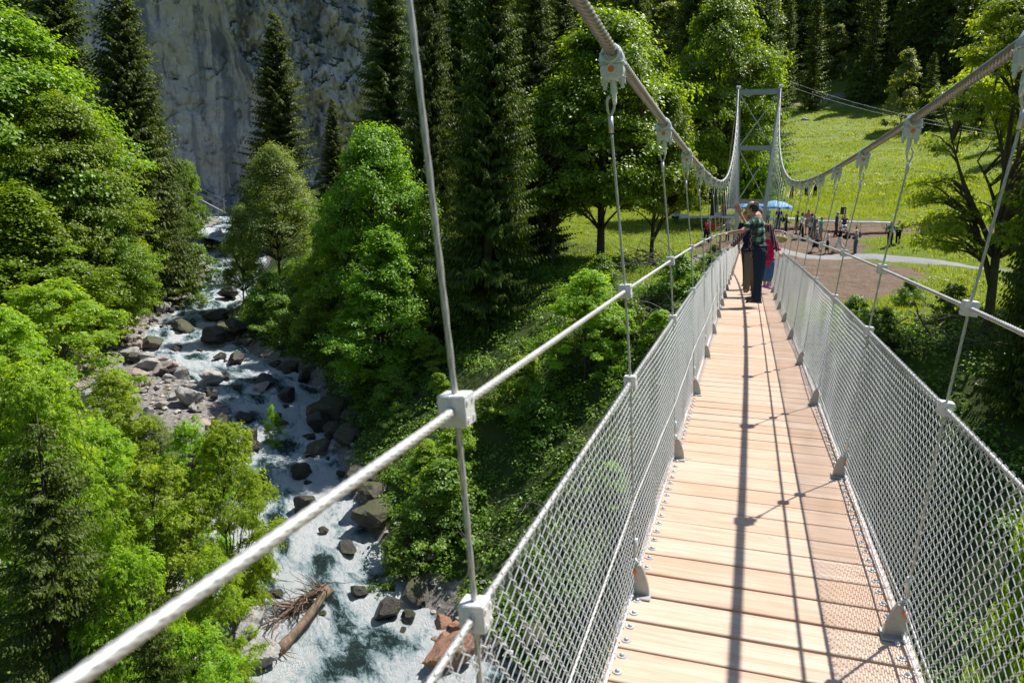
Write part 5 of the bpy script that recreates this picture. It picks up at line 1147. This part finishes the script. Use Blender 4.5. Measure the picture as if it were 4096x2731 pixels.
# people on the ground
def stand(label, xs, ys, hs, ang, C, arms='down', stride=0., D=None, group=None, lean=0., sit=False, S=None):
    p = hit(xs/K, ys/K) if D is None else at_d(xs/K, ys/K, D); p[2] = T(p[0], p[1]); zc = float((p-CP)@FW)
    S = (hs/CF*zc/1.75) if S is None else S; S = min(max(S, .55), 1.16)
    a = R_(ang); f = np.array([math.sin(a), math.cos(a), 0]); r = np.array([f[1], -f[0], 0]); u = np.array([0, 0, 1.])
    g = lambda x, y, z: p+(r*x+f*(y+lean*max(0, z-.9))+u*z)*S
    J = dict(head=g(0, .03, 1.635), shL=g(-.185, 0, 1.42), shR=g(.185, 0, 1.42), hipL=g(-.09, 0, .93), hipR=g(.09, 0, .93), knL=g(-.10, stride*.45+.03, .5), knR=g(.10, -stride*.35+.03, .5), ankL=g(-.10, stride, .085), ankR=g(.10, -stride, .085+.10*(stride > .2)))
    if sit: J.update(hipL=g(-.1, 0, .5), hipR=g(.1, 0, .5), head=g(0, .06, 1.22), shL=g(-.185, .02, 1.0), shR=g(.185, .02, 1.0), knL=g(-.12, .42, .5), knR=g(.12, .42, .5), ankL=g(-.12, .42, .085), ankR=g(.12, .45, .085))
    A = dict(down=((-.24, -.02, 1.13), (-.22, .06, .88), (.24, -.02, 1.13), (.22, .06, .88)), swing=((-.23, -.12, 1.15), (-.22, .08, .98), (.23, .02, 1.14), (.22, .26, .98)), crossed=((-.25, .08, 1.14), (.04, .24, 1.17), (.25, .08, 1.12), (-.04, .26, 1.14)),
        hip=((-.32, -.06, 1.18), (-.20, .08, 1.0), (.32, -.06, 1.18), (.20, .08, 1.0)), front=((-.24, .04, 1.15), (-.08, .26, 1.10), (.24, .04, 1.15), (.08, .27, 1.10)), phone=((-.22, .16, 1.22), (-.05, .22, 1.48), (.22, .12, 1.2), (.06, .24, 1.45)),
        point=((-.24, .0, 1.15), (-.1, .24, 1.05), (.26, .14, 1.25), (.3, .42, 1.15)), horn=((-.2, .18, 1.2), (-.03, .34, 1.32), (.2, .16, 1.22), (.04, .30, 1.36)))[arms]
    dz = -.42 if sit else 0
    for k, q in zip(('elL', 'wrL', 'elR', 'wrR'), A): J[k] = g(q[0], q[1]+.0, q[2]+dz)
    return figure(label, J, dict(face=tuple(f), shoe=C.pop('shoe', LEA), eyes=False, **C), .022, False, group, S=S, root=p+(0, 0, 0)), p, S
cl = cloth; BLK_ = cl('black_cloth', (.012, .012, .016)); KH = cl('khaki_cloth', (.27, .21, .14)); NAV = cl('navy_cloth', (.015, .025, .06)); GRY = cl('grey_cloth', (.12, .13, .16)); WHT = cl('white_cloth', (.72, .74, .78)); DKT = cl('dark_trousers', (.03, .03, .038))
PPL = [
 ('woman in raspberry red top and black leggings holding something to her face', 2822, 973, 94, 120, dict(top=('top', 'long', cl('red_top', (.45, .02, .10))), bottom=('leggings', 'trousers', BLK_), hair=('long', HD)), 'phone', .22),
 ('woman in grey top half hidden by the woman in red', 2834, 965, 92, 100, dict(top=('top', 'long', GRY), bottom=('trousers', 'trousers', DKT), hair=('long', HBR)), 'down', .15),
 ('woman in patterned purple blouse beside the red crates', 2909, 964, 86, 180, dict(top=('blouse', 'short', cl('purple_blouse', (.2, .10, .26), ('dots', (.5, .4, .55), 16))), bottom=('trousers', 'trousers', DKT), hair=('long', HD)), 'down', .0),
 ('child in pale green shirt beside the purple blouse', 2937, 968, 72, 160, dict(top=('shirt', 'short', cl('green_grey_shirt', (.25, .33, .24))), bottom=('trousers', 'trousers', DKT), hair=('short', HD)), 'down', .0),
 ('man in dark shirt and grey trousers seen from behind, left of the backpack woman', 3110, 925, 92, 10, dict(top=('jacket', 'short', NAV), bottom=('trousers', 'trousers', GRY), hair=('cap', cl('olive_cap', (.05, .05, .035)))), 'front', .0),
 ('woman in black with a backpack, white shoes and dark jeans', 3139, 951, 92, 80, dict(top=('jacket', 'long', BLK_), bottom=('jeans', 'trousers', cl('blue_dark', (.02, .04, .07))), hair=('long', HD), shoe=SHW, glasses=1), 'front', .0),
 ('man in black jacket, black cap and khaki shorts', 3183, 939, 92, 110, dict(top=('jacket', 'long', BLK_), bottom=('shorts', 'shorts', KH), hair=('cap', BLK_)), 'down', .0),
 ('dark haired man in white shirt and black trousers in the middle of the group', 3202, 957, 102, 100, dict(top=('shirt', 'long', WHT), bottom=('trousers', 'trousers', BLK_), hair=('short', HD), belt=1), 'hip', .12),
 ('grey haired man in faded pink shirt at the back of the group', 3227, 941, 100, 170, dict(top=('shirt', 'short', cl('pink_shirt', (.55, .26, .28))), bottom=('shorts', 'shorts', KH), hair=('short', HG), glasses=1), 'front', .0),
 ('man in blue and white checked shirt with a backpack', 3241, 955, 98, 60, dict(top=('shirt', 'short', cl('blue_check', (.35, .42, .55), ('hoop', (.14, .18, .3), .05))), bottom=('trousers', 'trousers', NAV), hair=('short', HBR)), 'point', .0),
 ('white haired man in grey blue polo shirt holding a sheet of paper', 3252, 958, 96, 330, dict(top=('polo_shirt', 'short', cl('grey_blue_polo', (.11, .13, .19))), bottom=('trousers', 'trousers', cl('beige_grey', (.22, .21, .19))), hair=('short', HW)), 'front', .0),
 ('woman in turquoise top with a black jacket round her waist', 3280, 967, 97, 300, dict(top=('top', 'short', cl('turquoise_top', (.12, .42, .42))), bottom=('trousers', 'trousers', cl('beige_cloth', (.34, .27, .19))), hair=('short', HBL)), 'front', .05),
 ('white haired old woman in spotted blouse and navy skirt striding along the path', 3262, 1014, 98, 265, dict(top=('blouse', 'short', cl('spotted_blouse', (.05, .06, .12), ('dots', (.5, .5, .55), 30))), bottom=('skirt', 'skirt', NAV), hair=('short', HW)), 'swing', .34),
 ('woman in white tee shirt and black capri trousers on the path', 3307, 1019, 97, 280, dict(top=('tee_shirt', 'short', WHT), bottom=('trousers', 'capri', BLK_), hair=('short', HBR), shoe=cl('shoe_grey', (.2, .2, .22))), 'front', .1),
 ('person in black jacket and white trousers striding with a black bag', 3355, 1008, 100, 270, dict(top=('jacket', 'long', BLK_), bottom=('trousers', 'trousers', WHT), hair=('cap', cl('grey_cap', (.16, .16, .17))), glasses=1), 'front', .36),
 ('man in flowered shirt, blue jeans and white cap standing on the path edge', 3419, 1018, 96, 250, dict(top=('shirt', 'short', cl('flower_shirt', (.28, .22, .22), ('dots', (.5, .55, .55), 26))), bottom=('jeans', 'trousers', cl('mid_jeans', (.07, .14, .24))), hair=('cap', WHT)), 'front', .0),
 ('man in blue tee shirt and brown trousers with folded arms under the loudspeaker', 3341, 948, 99, 90, dict(top=('tee_shirt', 'short', cl('petrol_tee', (.03, .11, .24))), bottom=('trousers', 'trousers', cl('brown_cloth', (.07, .045, .035))), hair=('cap', HW)), 'crossed', .08),
 ('man in green tee shirt with folded arms, left of the striped jumper', 3557, 985, 98, 190, dict(top=('tee_shirt', 'short', cl('green_tee', (.03, .30, .20))), bottom=('trousers', 'trousers', BLK_), hair=('short', HG), fat=1.12), 'crossed', .0),
 ('white haired woman in striped jumper beside the green tee shirt', 3590, 978, 95, 210, dict(top=('jumper', 'long', cl('striped_jumper', (.5, .52, .55), ('hoop', (.05, .07, .10), .16))), bottom=('trousers', 'trousers', BLK_), hair=('short', HW)), 'down', .0),
 ('person in orange red shirt behind the leaves of the open maple', 3686, 968, 88, 200, dict(top=('shirt', 'short', cl('orange_shirt', (.65, .10, .04))), bottom=('trousers', 'trousers', cl('blue_trousers', (.06, .13, .3))), hair=('short', HD)), 'front', .0),
 ('person in pinkish red top bending under the open maple', 3742, 950, 76, 250, dict(top=('top', 'long', cl('coral_top', (.55, .08, .12))), bottom=('trousers', 'trousers', DKT), hair=('short', HBR)), 'front', .0),
 ('person in pale grey top further right under the open maple', 3815, 948, 74, 160, dict(top=('top', 'long', cl('pale_grey', (.42, .45, .52))), bottom=('trousers', 'trousers', NAV), hair=('short', HG)), 'down', .0),
 ('man in white shirt and dark cap near the foot of the tower', 2952, 935, 84, 150, dict(top=('shirt', 'short', WHT), bottom=('trousers', 'trousers', DKT), hair=('cap', BLK_)), 'front', .0),
 ('child in turquoise top just right of the far tower leg', 3068, 902, 70, 170, dict(top=('top', 'short', cl('cyan_top', (.05, .40, .46))), bottom=('trousers', 'trousers', NAV), hair=('short', HBR)), 'down', .0),
]
HELD = {}
for i, (lab, xs, ys, hs, ang, C, arms, st_) in enumerate(PPL): HELD[i] = stand(lab, xs, ys, hs, ang, dict(C), arms, st_)
stand('woman in dark sleeveless top and white trousers sitting on the table end', 3374, 932, 62, 190, dict(top=('top', 'none', cl('slate_top', (.06, .07, .12))), bottom=('trousers', 'trousers', WHT), hair=('short', HBR), glasses=1), 'hip', sit=True, S=1.0)
stand('child in black sitting at the far left table', 2690, 890, 50, 100, dict(top=('top', 'long', BLK_), bottom=('trousers', 'trousers', DKT), hair=('short', HD)), 'front', sit=True, S=.85)
stand('child with grey sun hat sitting at the far left table', 2710, 890, 50, 200, dict(top=('top', 'long', cl('pale_blue', (.35, .4, .5))), bottom=('trousers', 'trousers', GRY), hair=('cap', HG)), 'front', sit=True, S=.85)
ALP = [(3089, 792, 2, 'leftmost'), (3123, 792, 9, 'second'), (3165, 790, 4, 'third'), (3224, 786, 16, 'fourth'), (3259, 786, 8, 'rightmost')]
for i, (xs, ys, dx, w_) in enumerate(ALP):
    th, p, S = stand('%s of the five alphorn players in black on the meadow' % w_, xs, ys, 62, 182+dx, dict(top=('jacket', 'long', BLK_), bottom=('trousers', 'trousers', BLK_), hair=('short', HG if i != 3 else HD)), 'horn', group='alphorn players in black', S=1.0)
    d = np.array([-.06-.026*dx, -1, 0]); d /= np.linalg.norm(d); m0 = p+np.array([0, 0, 1.48])+d*.14; e = p+d*3.3; e[2] = T(e[0], e[1])+.12
    hn = thing('alphorn', 'pale wooden alphorn of the %s player, bell resting in the grass' % w_, 'alphorn', tuple(e), 0, 'alphorns'); s = np.linspace(0, 1, 10)[:, None]; P = m0*(1-s)+e*s-e
    P = list(P)+[P[-1]+d*.14+(0, 0, .0), P[-1]+d*.26+(0, 0, .10), P[-1]+d*.30+(0, 0, .22)]; mb = MB(); mb.tube(P, list(np.linspace(.014, .035, 10))+[.045, .06, .095], 10, cap=False)
    obj('tube', mb.mesh('tube', plain('pale_wood', (.55, .36, .2), .5), True), hn); mb = MB(); q = P[-1]; mb.tube([q-np.array([0, 0, .01]), q+np.array([0, 0, .015])+d*.005], [.092, .10], 12, cap=False); mb.tube([q-np.array([0, 0, .05]), q-np.array([0, 0, .045])], [.06, .06], 10); obj('bell', mb.mesh('bell', plain('bell_inside', (.06, .035, .02), .6)), hn)
# ---------- things on the ground ----------
SHEET = cloth('paper_tablecloth', (.78, .79, .80)); YW = plain('bench_wood', (.55, .34, .08), .5); FR = plain('green_frame', (.03, .09, .06), .5)
def table_set(xs, ys, L, ang, lab, seed, D=None, benches=True):
    p = hit(xs/K, ys/K) if D is None else at_d(xs/K, ys/K, D); p[2] = T(p[0], p[1]); a = R_(ang); rg = random.Random(seed)
    th = thing('beer_table', 'folding beer table %s' % lab, 'table', tuple(p), a); obj('table_top', MB().box((0, 0, .76), (L, .6, .03)).mesh('table_top', YW), th)
    for s in (-1, 1):
        mb = MB()
        for y in (-.24, .24): mb.bar((s*(L/2-.35), y, 0), (s*(L/2-.35), y, .745), .03, .03, (1, 0, 0))
        mb.bar((s*(L/2-.35), -.24, .1), (s*(L/2-.35), .24, .1), .03, .03); mb.bar((s*(L/2-.35), 0, .35), (s*(L/2-.8), 0, .74), .03, .02, (0, 1, 0)); obj('leg', mb.mesh('leg', FR), th)
    n, m = 40, 14; X = np.linspace(-L/2-.12, L/2+.12, n); Y = np.linspace(-.44, .44, m); XX, YY = np.meshgrid(X, Y)
    ov = np.maximum(0, np.abs(YY)-.31); ox = np.maximum(0, np.abs(XX)-L/2); Z = .779+.004*vnoise(XX*6, YY*6, s=seed)+.02*np.maximum(0, vnoise(XX*1.3, YY*3, s=seed+1))-ov*1.3-ox*.5+.05*vnoise(XX*3, YY*4, s=seed+2)*(ov+ox)*6
    YY = np.where(np.abs(YY) > .31, np.sign(YY)*(.31+ov*.35), YY); i = (np.arange(m-1)[:, None]*n+np.arange(n-1)[None]).ravel(); V = np.stack([XX, YY, Z], -1).reshape(-1, 3)
    thing('tablecloth', 'white paper cloth on the table %s' % lab, 'tablecloth', tuple(p), a, None, mesh('tablecloth', V, np.stack([i, i+1, i+n+1, i+n], -1), SHEET, smooth=True))
    for s in ((-1, 1) if benches else ()):
        c, q = math.cos(a), math.sin(a); b = p+np.array([-q*s*.62, c*s*.62, 0]); b[2] = T(b[0], b[1]); bt = thing('beer_bench', '%s bench of the table %s' % ('near' if s < 0 else 'far', lab), 'bench', tuple(b), a); obj('seat', MB().box((0, 0, .47), (L, .26, .03)).mesh('seat', YW), bt)
        for u in (-1, 1):
            mb = MB(); mb.bar((u*(L/2-.3), -.1, 0), (u*(L/2-.3), -.1, .46), .025, .025, (1, 0, 0)); mb.bar((u*(L/2-.3), .1, 0), (u*(L/2-.3), .1, .46), .025, .025, (1, 0, 0)); mb.bar((u*(L/2-.3), 0, .2), (u*(L/2-.65), 0, .45), .02, .02, (0, 1, 0)); obj('leg', mb.mesh('leg', FR), bt)
table_set(3484, 932, 2.6, -6, 'right of the loudspeaker', 1); table_set(3325, 925, 2.6, -5, 'behind the loudspeaker stand', 2); table_set(3150, 915, 2.6, 2, 'behind the standing group', 3)
table_set(2865, 905, 2.6, 3, 'with the red cool box', 4); table_set(2778, 905, 2.2, 4, 'right of the leaning trunk', 5, benches=False); table_set(2700, 895, 1.8, 5, 'at the far left where children sit', 6, benches=False)
def parasol(xs, ys, D, r, lab, seed):
    p = at_d(xs/K, ys/K, D); zt = p[2]; g = float(T(p[0], p[1])); th = thing('parasol', lab, 'parasol', (p[0], p[1], g)); H = zt-g
    obj('pole', MB().cyl((0, 0, 0), (0, 0, H), .02, 8).mesh('pole', GALV), th); obj('base', MB().cyl((0, 0, 0), (0, 0, .08), .25, 16).mesh('base', plain('grey_base', (.2, .2, .2))), th)
    n = 8; V = [(0, 0, H)]; F = []
    for k in range(n*4):
        a = k/(n*4)*6.283; w_ = abs(math.sin(a*n/2)); V.append((math.cos(a)*r*.55, math.sin(a)*r*.55, H-.16-.03*w_)); 
    for k in range(n*4):
        a = k/(n*4)*6.283; w_ = abs(math.sin(a*n/2)); q = r*(1-.06*w_); V.append((math.cos(a)*q, math.sin(a)*q, H-.48-.04*w_))
    for k in range(n*4):
        a = k/(n*4)*6.283; q = r*1.0; V.append((math.cos(a)*q, math.sin(a)*q, H-.62-.03*math.sin(a*5)))
    m = n*4; T3 = np.array([(0, 1+k, 1+(k+1) % m) for k in range(m)]); Q = np.array([(1+k+o, 1+m+k+o, 1+m+(k+1) % m+o, 1+(k+1) % m+o) for o in (0, m) for k in range(m)])
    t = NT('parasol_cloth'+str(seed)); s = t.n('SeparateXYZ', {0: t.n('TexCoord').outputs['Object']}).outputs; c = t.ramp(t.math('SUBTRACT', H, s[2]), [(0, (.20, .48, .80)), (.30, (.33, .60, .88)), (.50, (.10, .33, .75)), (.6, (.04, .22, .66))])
    tm = t.done(t.n('MixShader', {0: .4, 1: t.pbr(c, .7), 2: t.n('BsdfTranslucent', {'Color': c}).outputs[0]}).outputs[0]); obj('canopy', mesh('canopy', np.array(V, float), [T3, Q], tm), th)
parasol(2992, 803, 63, 1.45, 'light blue parasol framed by the lower part of the tower', 1); parasol(3100, 801, 62, 1.35, 'light blue parasol just right of the far tower', 2)
# loudspeaker on its stand
p = hit(3366/K, 922/K); zc = float((p-CP)@FW); zt = at_y(3366/K, 828/K, p[1])[2]; th = thing('loudspeaker', 'black loudspeaker box raised on a pole above the seated woman', 'loudspeaker', (p[0], p[1], zt-.55), R_(-15))
bx = MB().box((0, 0, .27), (.36, .32, .54)).mesh('cabinet', plain('speaker_black', (.012, .012, .013), .6)); bevel(bx, .02, 2); obj('cabinet', bx, th); mb = MB()
for k, w_ in enumerate((.07, .05, .06, .05, .06, .05, .07)): mb.box((.11, -.163, .10+k*.055), (w_, .006, .036))
obj('lettering', mb.mesh('lettering', WHT), th)
st = thing('speaker_stand', 'black pole stand carrying the loudspeaker', 'stand', tuple(p)); obj('pole', MB().cyl((0, 0, .1), (0, 0, zt-.55-p[2]), .022, 8).mesh('pole', BLK_), st)
for k in range(3): a = k*2.094+.4; obj('leg', MB().cyl((0, 0, .7), (math.cos(a)*.5, math.sin(a)*.5, 0), .014, 6).mesh('leg', BLK_), st)
RED = plain('red_plastic', (.60, .03, .035), .4); 
def prop(name, lab, cat, xs, ys, parts, D=None, ang=0):
    p = hit(xs/K, ys/K) if D is None else at_d(xs/K, ys/K, D); z = T(p[0], p[1]); th = thing(name, lab, cat, (p[0], p[1], z), R_(ang))
    for nm, me in parts: obj(nm, me, th)
    return th
bb = lambda nm, c, d, m, w_=.015: (nm, bevel(MB().box(c, d).mesh(nm, m), w_, 2))
prop('drinks_dispenser', 'red lidded drinks dispenser on a blue base behind the red crate', 'dispenser', 2892, 900, [bb('lid', (0, 0, 1.32), (.56, .5, .3), RED, .05), bb('tank', (0, 0, .95), (.46, .44, .44), plain('blue_plastic', (.04, .09, .25), .5)), bb('stand', (0, 0, .36), (.5, .46, .72), plain('grey_base', (.2, .2, .2)))])
def crate(z):
    mb = MB(); w_, d, h = .6, .4, .3
    for x, y, a, b in ((-w_/2, 0, .03, d), (w_/2, 0, .03, d), (0, -d/2, w_, .03), (0, d/2, w_, .03)):
        mb.box((x, y, z+.04), (a, b, .08)); mb.box((x, y, z+.26), (a, b, .08)); mb.box((x, y, z+.15), (a if a > .1 else .02, b if b > .1 else .02, .13))
    mb.box((0, 0, z+.02), (w_-.04, d-.04, .03)); return mb.mesh('crate', RED)
for k, (xs, ys, z, lab) in enumerate([(2880, 905, .78, 'red bottle crate standing on the table under the dispenser'), (2866, 925, .0, 'red crate on the grass in front of the table'), (2846, 912, 0, 'red crate lying left of the white cooler')]):
    prop('bottle_crate', lab, 'crate', xs, ys, [('shell', crate(z)), bb('bottles', (0, 0, z+.16), (.52, .32, .2), plain('dark_red', (.2, .02, .02), .4))])
prop('cooler', 'white cool box beside the red crate', 'cooler', 2868, 910, [bb('box', (0, 0, .92), (.5, .36, .34), WHT, .03), bb('lid', (0, 0, 1.12), (.52, .38, .07), WHT, .02)])
def wheelbarrow():
    mb = MB(); mb.add([(-.3,-.45,.55),(.3,-.45,.55),(.34,.45,.62),(-.34,.45,.62),(-.2,-.25,.28),(.2,-.25,.28),(.22,.3,.28),(-.22,.3,.28)], [(4,5,6,7),(0,1,5,4),(1,2,6,5),(2,3,7,6),(3,0,4,7)]); tr = mb.mesh('tray', RED)
    mb = MB(); 
    for s in (-1, 1): mb.tube([(s*.3, -1.1, .6), (s*.26, -.3, .3), (s*.08, .65, .2)], .018, 6); mb.tube([(s*.26, -.4, .33), (s*.26, -.45, 0)], .016, 6)
    fr = mb.mesh('frame', GALV, True); mb = MB(); mb.tube([(0, .65+.2*math.cos(a), .2+.2*math.sin(a)) for a in np.linspace(0, 6.283, 18)], .04, 6, cap=False); return [('tray', tr), ('frame', fr), ('wheel', mb.mesh('wheel', BLK_, True))]
prop('wheelbarrow', 'red wheelbarrow behind the woman in the red top', 'wheelbarrow', 2848, 928, wheelbarrow(), ang=80)
prop('post', 'plain wooden post on the bare soil by the bridge head', 'post', 2879, 992, [('shaft', bevel(MB().box((0, 0, .75), (.11, .11, 1.5)).mesh('shaft', plain('post_wood', (.35, .22, .11), .8)), .008, 1))])
prop('notice_board', 'white notice on a dark board at the shaded meadow edge', 'sign', 2862, 850, [bb('board', (-.1, 0, 1.0), (.5, .04, .95), BLK_, .005), bb('sheet', (.1, -.03, 1.0), (.3, .02, .9), WHT, .003), ('post', MB().box((-.2, .03, .4), (.06, .05, .8)).mesh('post', YW))], D=66)
def bike():
    W = []; 
    for x in (-.52, .52): mb = MB(); mb.tube([(x+.33*math.cos(a), 0, .34+.33*math.sin(a)) for a in np.linspace(0, 6.283, 22)], .02, 5, cap=False); [mb.tube([(x, 0, .34), (x+.33*math.cos(a), 0, .34+.33*math.sin(a))], .003, 3) for a in np.linspace(0, 6.28, 12)]; W.append(('wheel', mb.mesh('wheel', BLK_, True)))
    mb = MB(); 
    for a, b in (((-.52,0,.34),(-.1,0,.3)),((-.1,0,.3),(-.22,0,.85)),((-.52,0,.34),(-.2,0,.78)),((-.2,0,.78),(.35,0,.82)),((-.1,0,.3),(.36,0,.7)),((.33,0,.92),(.52,0,.34))): mb.tube([a, b], .018, 6)
    f_ = ('frame', mb.mesh('frame', plain('bike_paint', (.05, .06, .07), .35), True)); mb = MB(); mb.ell((-.24, 0, .92), (.13, .07, .035)); s_ = ('saddle', mb.mesh('saddle', BLK_, True)); mb = MB(); mb.tube([(.30, -.25, 1.0), (.33, 0, .97), (.30, .25, 1.0)], .014, 6); return W+[f_, s_, ('handlebar', mb.mesh('handlebar', BLK_, True))]
prop('bicycle', 'dark bicycle parked at the meadow edge left of the far tower', 'bicycle', 2905, 800, bike(), ang=12)
mb = MB(); a = hit(2800/K, 805/K); b = hit(2925/K, 808/K); mb.tube([a+(0, 0, .9), b+(0, 0, .9)], .04, 6); me = mb.mesh('rail', YW, True); th = thing('rail_fence', 'thin wooden rail fence across the shaded meadow edge', 'fence'); obj('rail', me, th)
for q in (a, a*.5+b*.5, b): obj('post', MB().box((q[0], q[1], T(q[0], q[1])+.5), (.08, .08, 1.0)).mesh('post', YW), th)
# carried things
def near(i, dx, dy, z): p = HELD[i][1]; return (p[0]+dx, p[1]+dy, p[2]+z)
thing('sheet_of_paper', 'white sheet of paper held by the man in the grey blue polo', 'paper', near(10, -.28, -.1, .98), .3, None, MB().box((0, 0, 0), (.3, .012, .3), np.array(Euler((0, .6, 0)).to_matrix())).mesh('sheet_of_paper', WHT))
def bag(lab, loc, d, m, nm='bag', cat='bag'):
    mb = MB(); mb.ell((0, 0, 0), d, 12, 8); me = mb.mesh('pouch', m, True); th = thing(nm, lab, cat, loc); obj('pouch', me, th); mb = MB(); mb.tube([(-d[0]*.5, 0, d[2]*.7), (0, 0, d[2]*1.7), (d[0]*.5, 0, d[2]*.7)], .014, 5); obj('strap', mb.mesh('strap', m, True), th)
bag('black shoulder bag carried by the striding person in white trousers', near(14, .38, 0, .95), (.26, .12, .16), BLK_); bag('black backpack on the woman with white shoes', near(5, -.22, .05, 1.22), (.13, .14, .22), BLK_, 'backpack', 'backpack')
bag('small backpack on the man in the flowered shirt', near(15, .20, .06, 1.2), (.11, .12, .2), GRY, 'backpack', 'backpack'); bag('blue hip bag of the man in the flowered shirt', near(15, -.16, -.16, .98), (.12, .08, .1), cl('blue_bag', (.06, .1, .2)))
bag('straw yellow bag just beyond the net beside the pink jacket', tuple(at_y(1793, 548, 24)), (.2, .16, .13), cl('straw', (.6, .45, .2)))
for i, (xd, zz, h) in enumerate([(900,40,5),(830,46,6),(700,52,5),(760,38,3.5),(560,50,3),(620,56,4.5),(870,28,4),(520,60,5)]):
    d = dray(xd, 300); azt = math.atan2(d[0], d[1]); q = CLV[np.abs(CLV[:, 2]-zz) < .5]; b = q[np.argmin(np.abs(np.arctan2(q[:, 0], q[:, 1])-azt))]
    tr, cr, H, R = proto('s3' if i % 2 else 'f3'); th = thing('cliff_tree', 'small dark tree rooted on a ledge high on the rock face', 'tree', tuple(b), i, 'small trees on the rock face', scale=h/H*1.2); obj('trunk', tr, th); obj('crown', cr, th)
# hut railing by the waterfall
p = at_d(504, 480, 118); th = thing('stair_railing', 'weathered wooden stair railing on the knoll above the waterfall', 'railing', (p[0], p[1], 0)); zt = at_d(497, 455, 118)[2]; zb = at_d(510, 480, 118)[2]; RW_ = plain('grey_wood', (.16, .155, .15), .8)
obj('post', MB().box((.6, .2, zb-.2+.8), (.14, .14, 1.9)).mesh('post', RW_), th)
for k, o in enumerate((0, .8)): obj('rail', MB().bar((-3.2, -.2, zt+1.4-o), (1.1, .2, zb+1.0-o), .05, .10).mesh('rail', RW_), th)
obj('stairs', MB().bar((-3.2, -.2, zt-.2), (.9, .2, zb-.6), .5, .12).mesh('stairs', RW_), th)
# power line across the meadow
for k, (a, b) in enumerate([((1690, 138, 128), (2290, 305, 105)), ((1690, 150, 126), (2290, 312, 103))]):
    A, B_ = at_d(*a), at_d(*b); s = np.linspace(0, 1, 24)[:, None]; P = A*(1-s)+B_*s; P[:, 2] -= np.sin(s[:, 0]*math.pi)*1.2
    thing('power_line', '%s of the two thin wires slanting over the far meadow' % ('upper', 'lower')[k], 'wire', me=MB().tube(P, .018, 5, cap=False).mesh('power_line', GALV, True))
h = hit(3222/K, 485/K); rock_at('L', 1, h[0], h[1], 1.3, 'lone grey rock in the flowery part of the meadow')
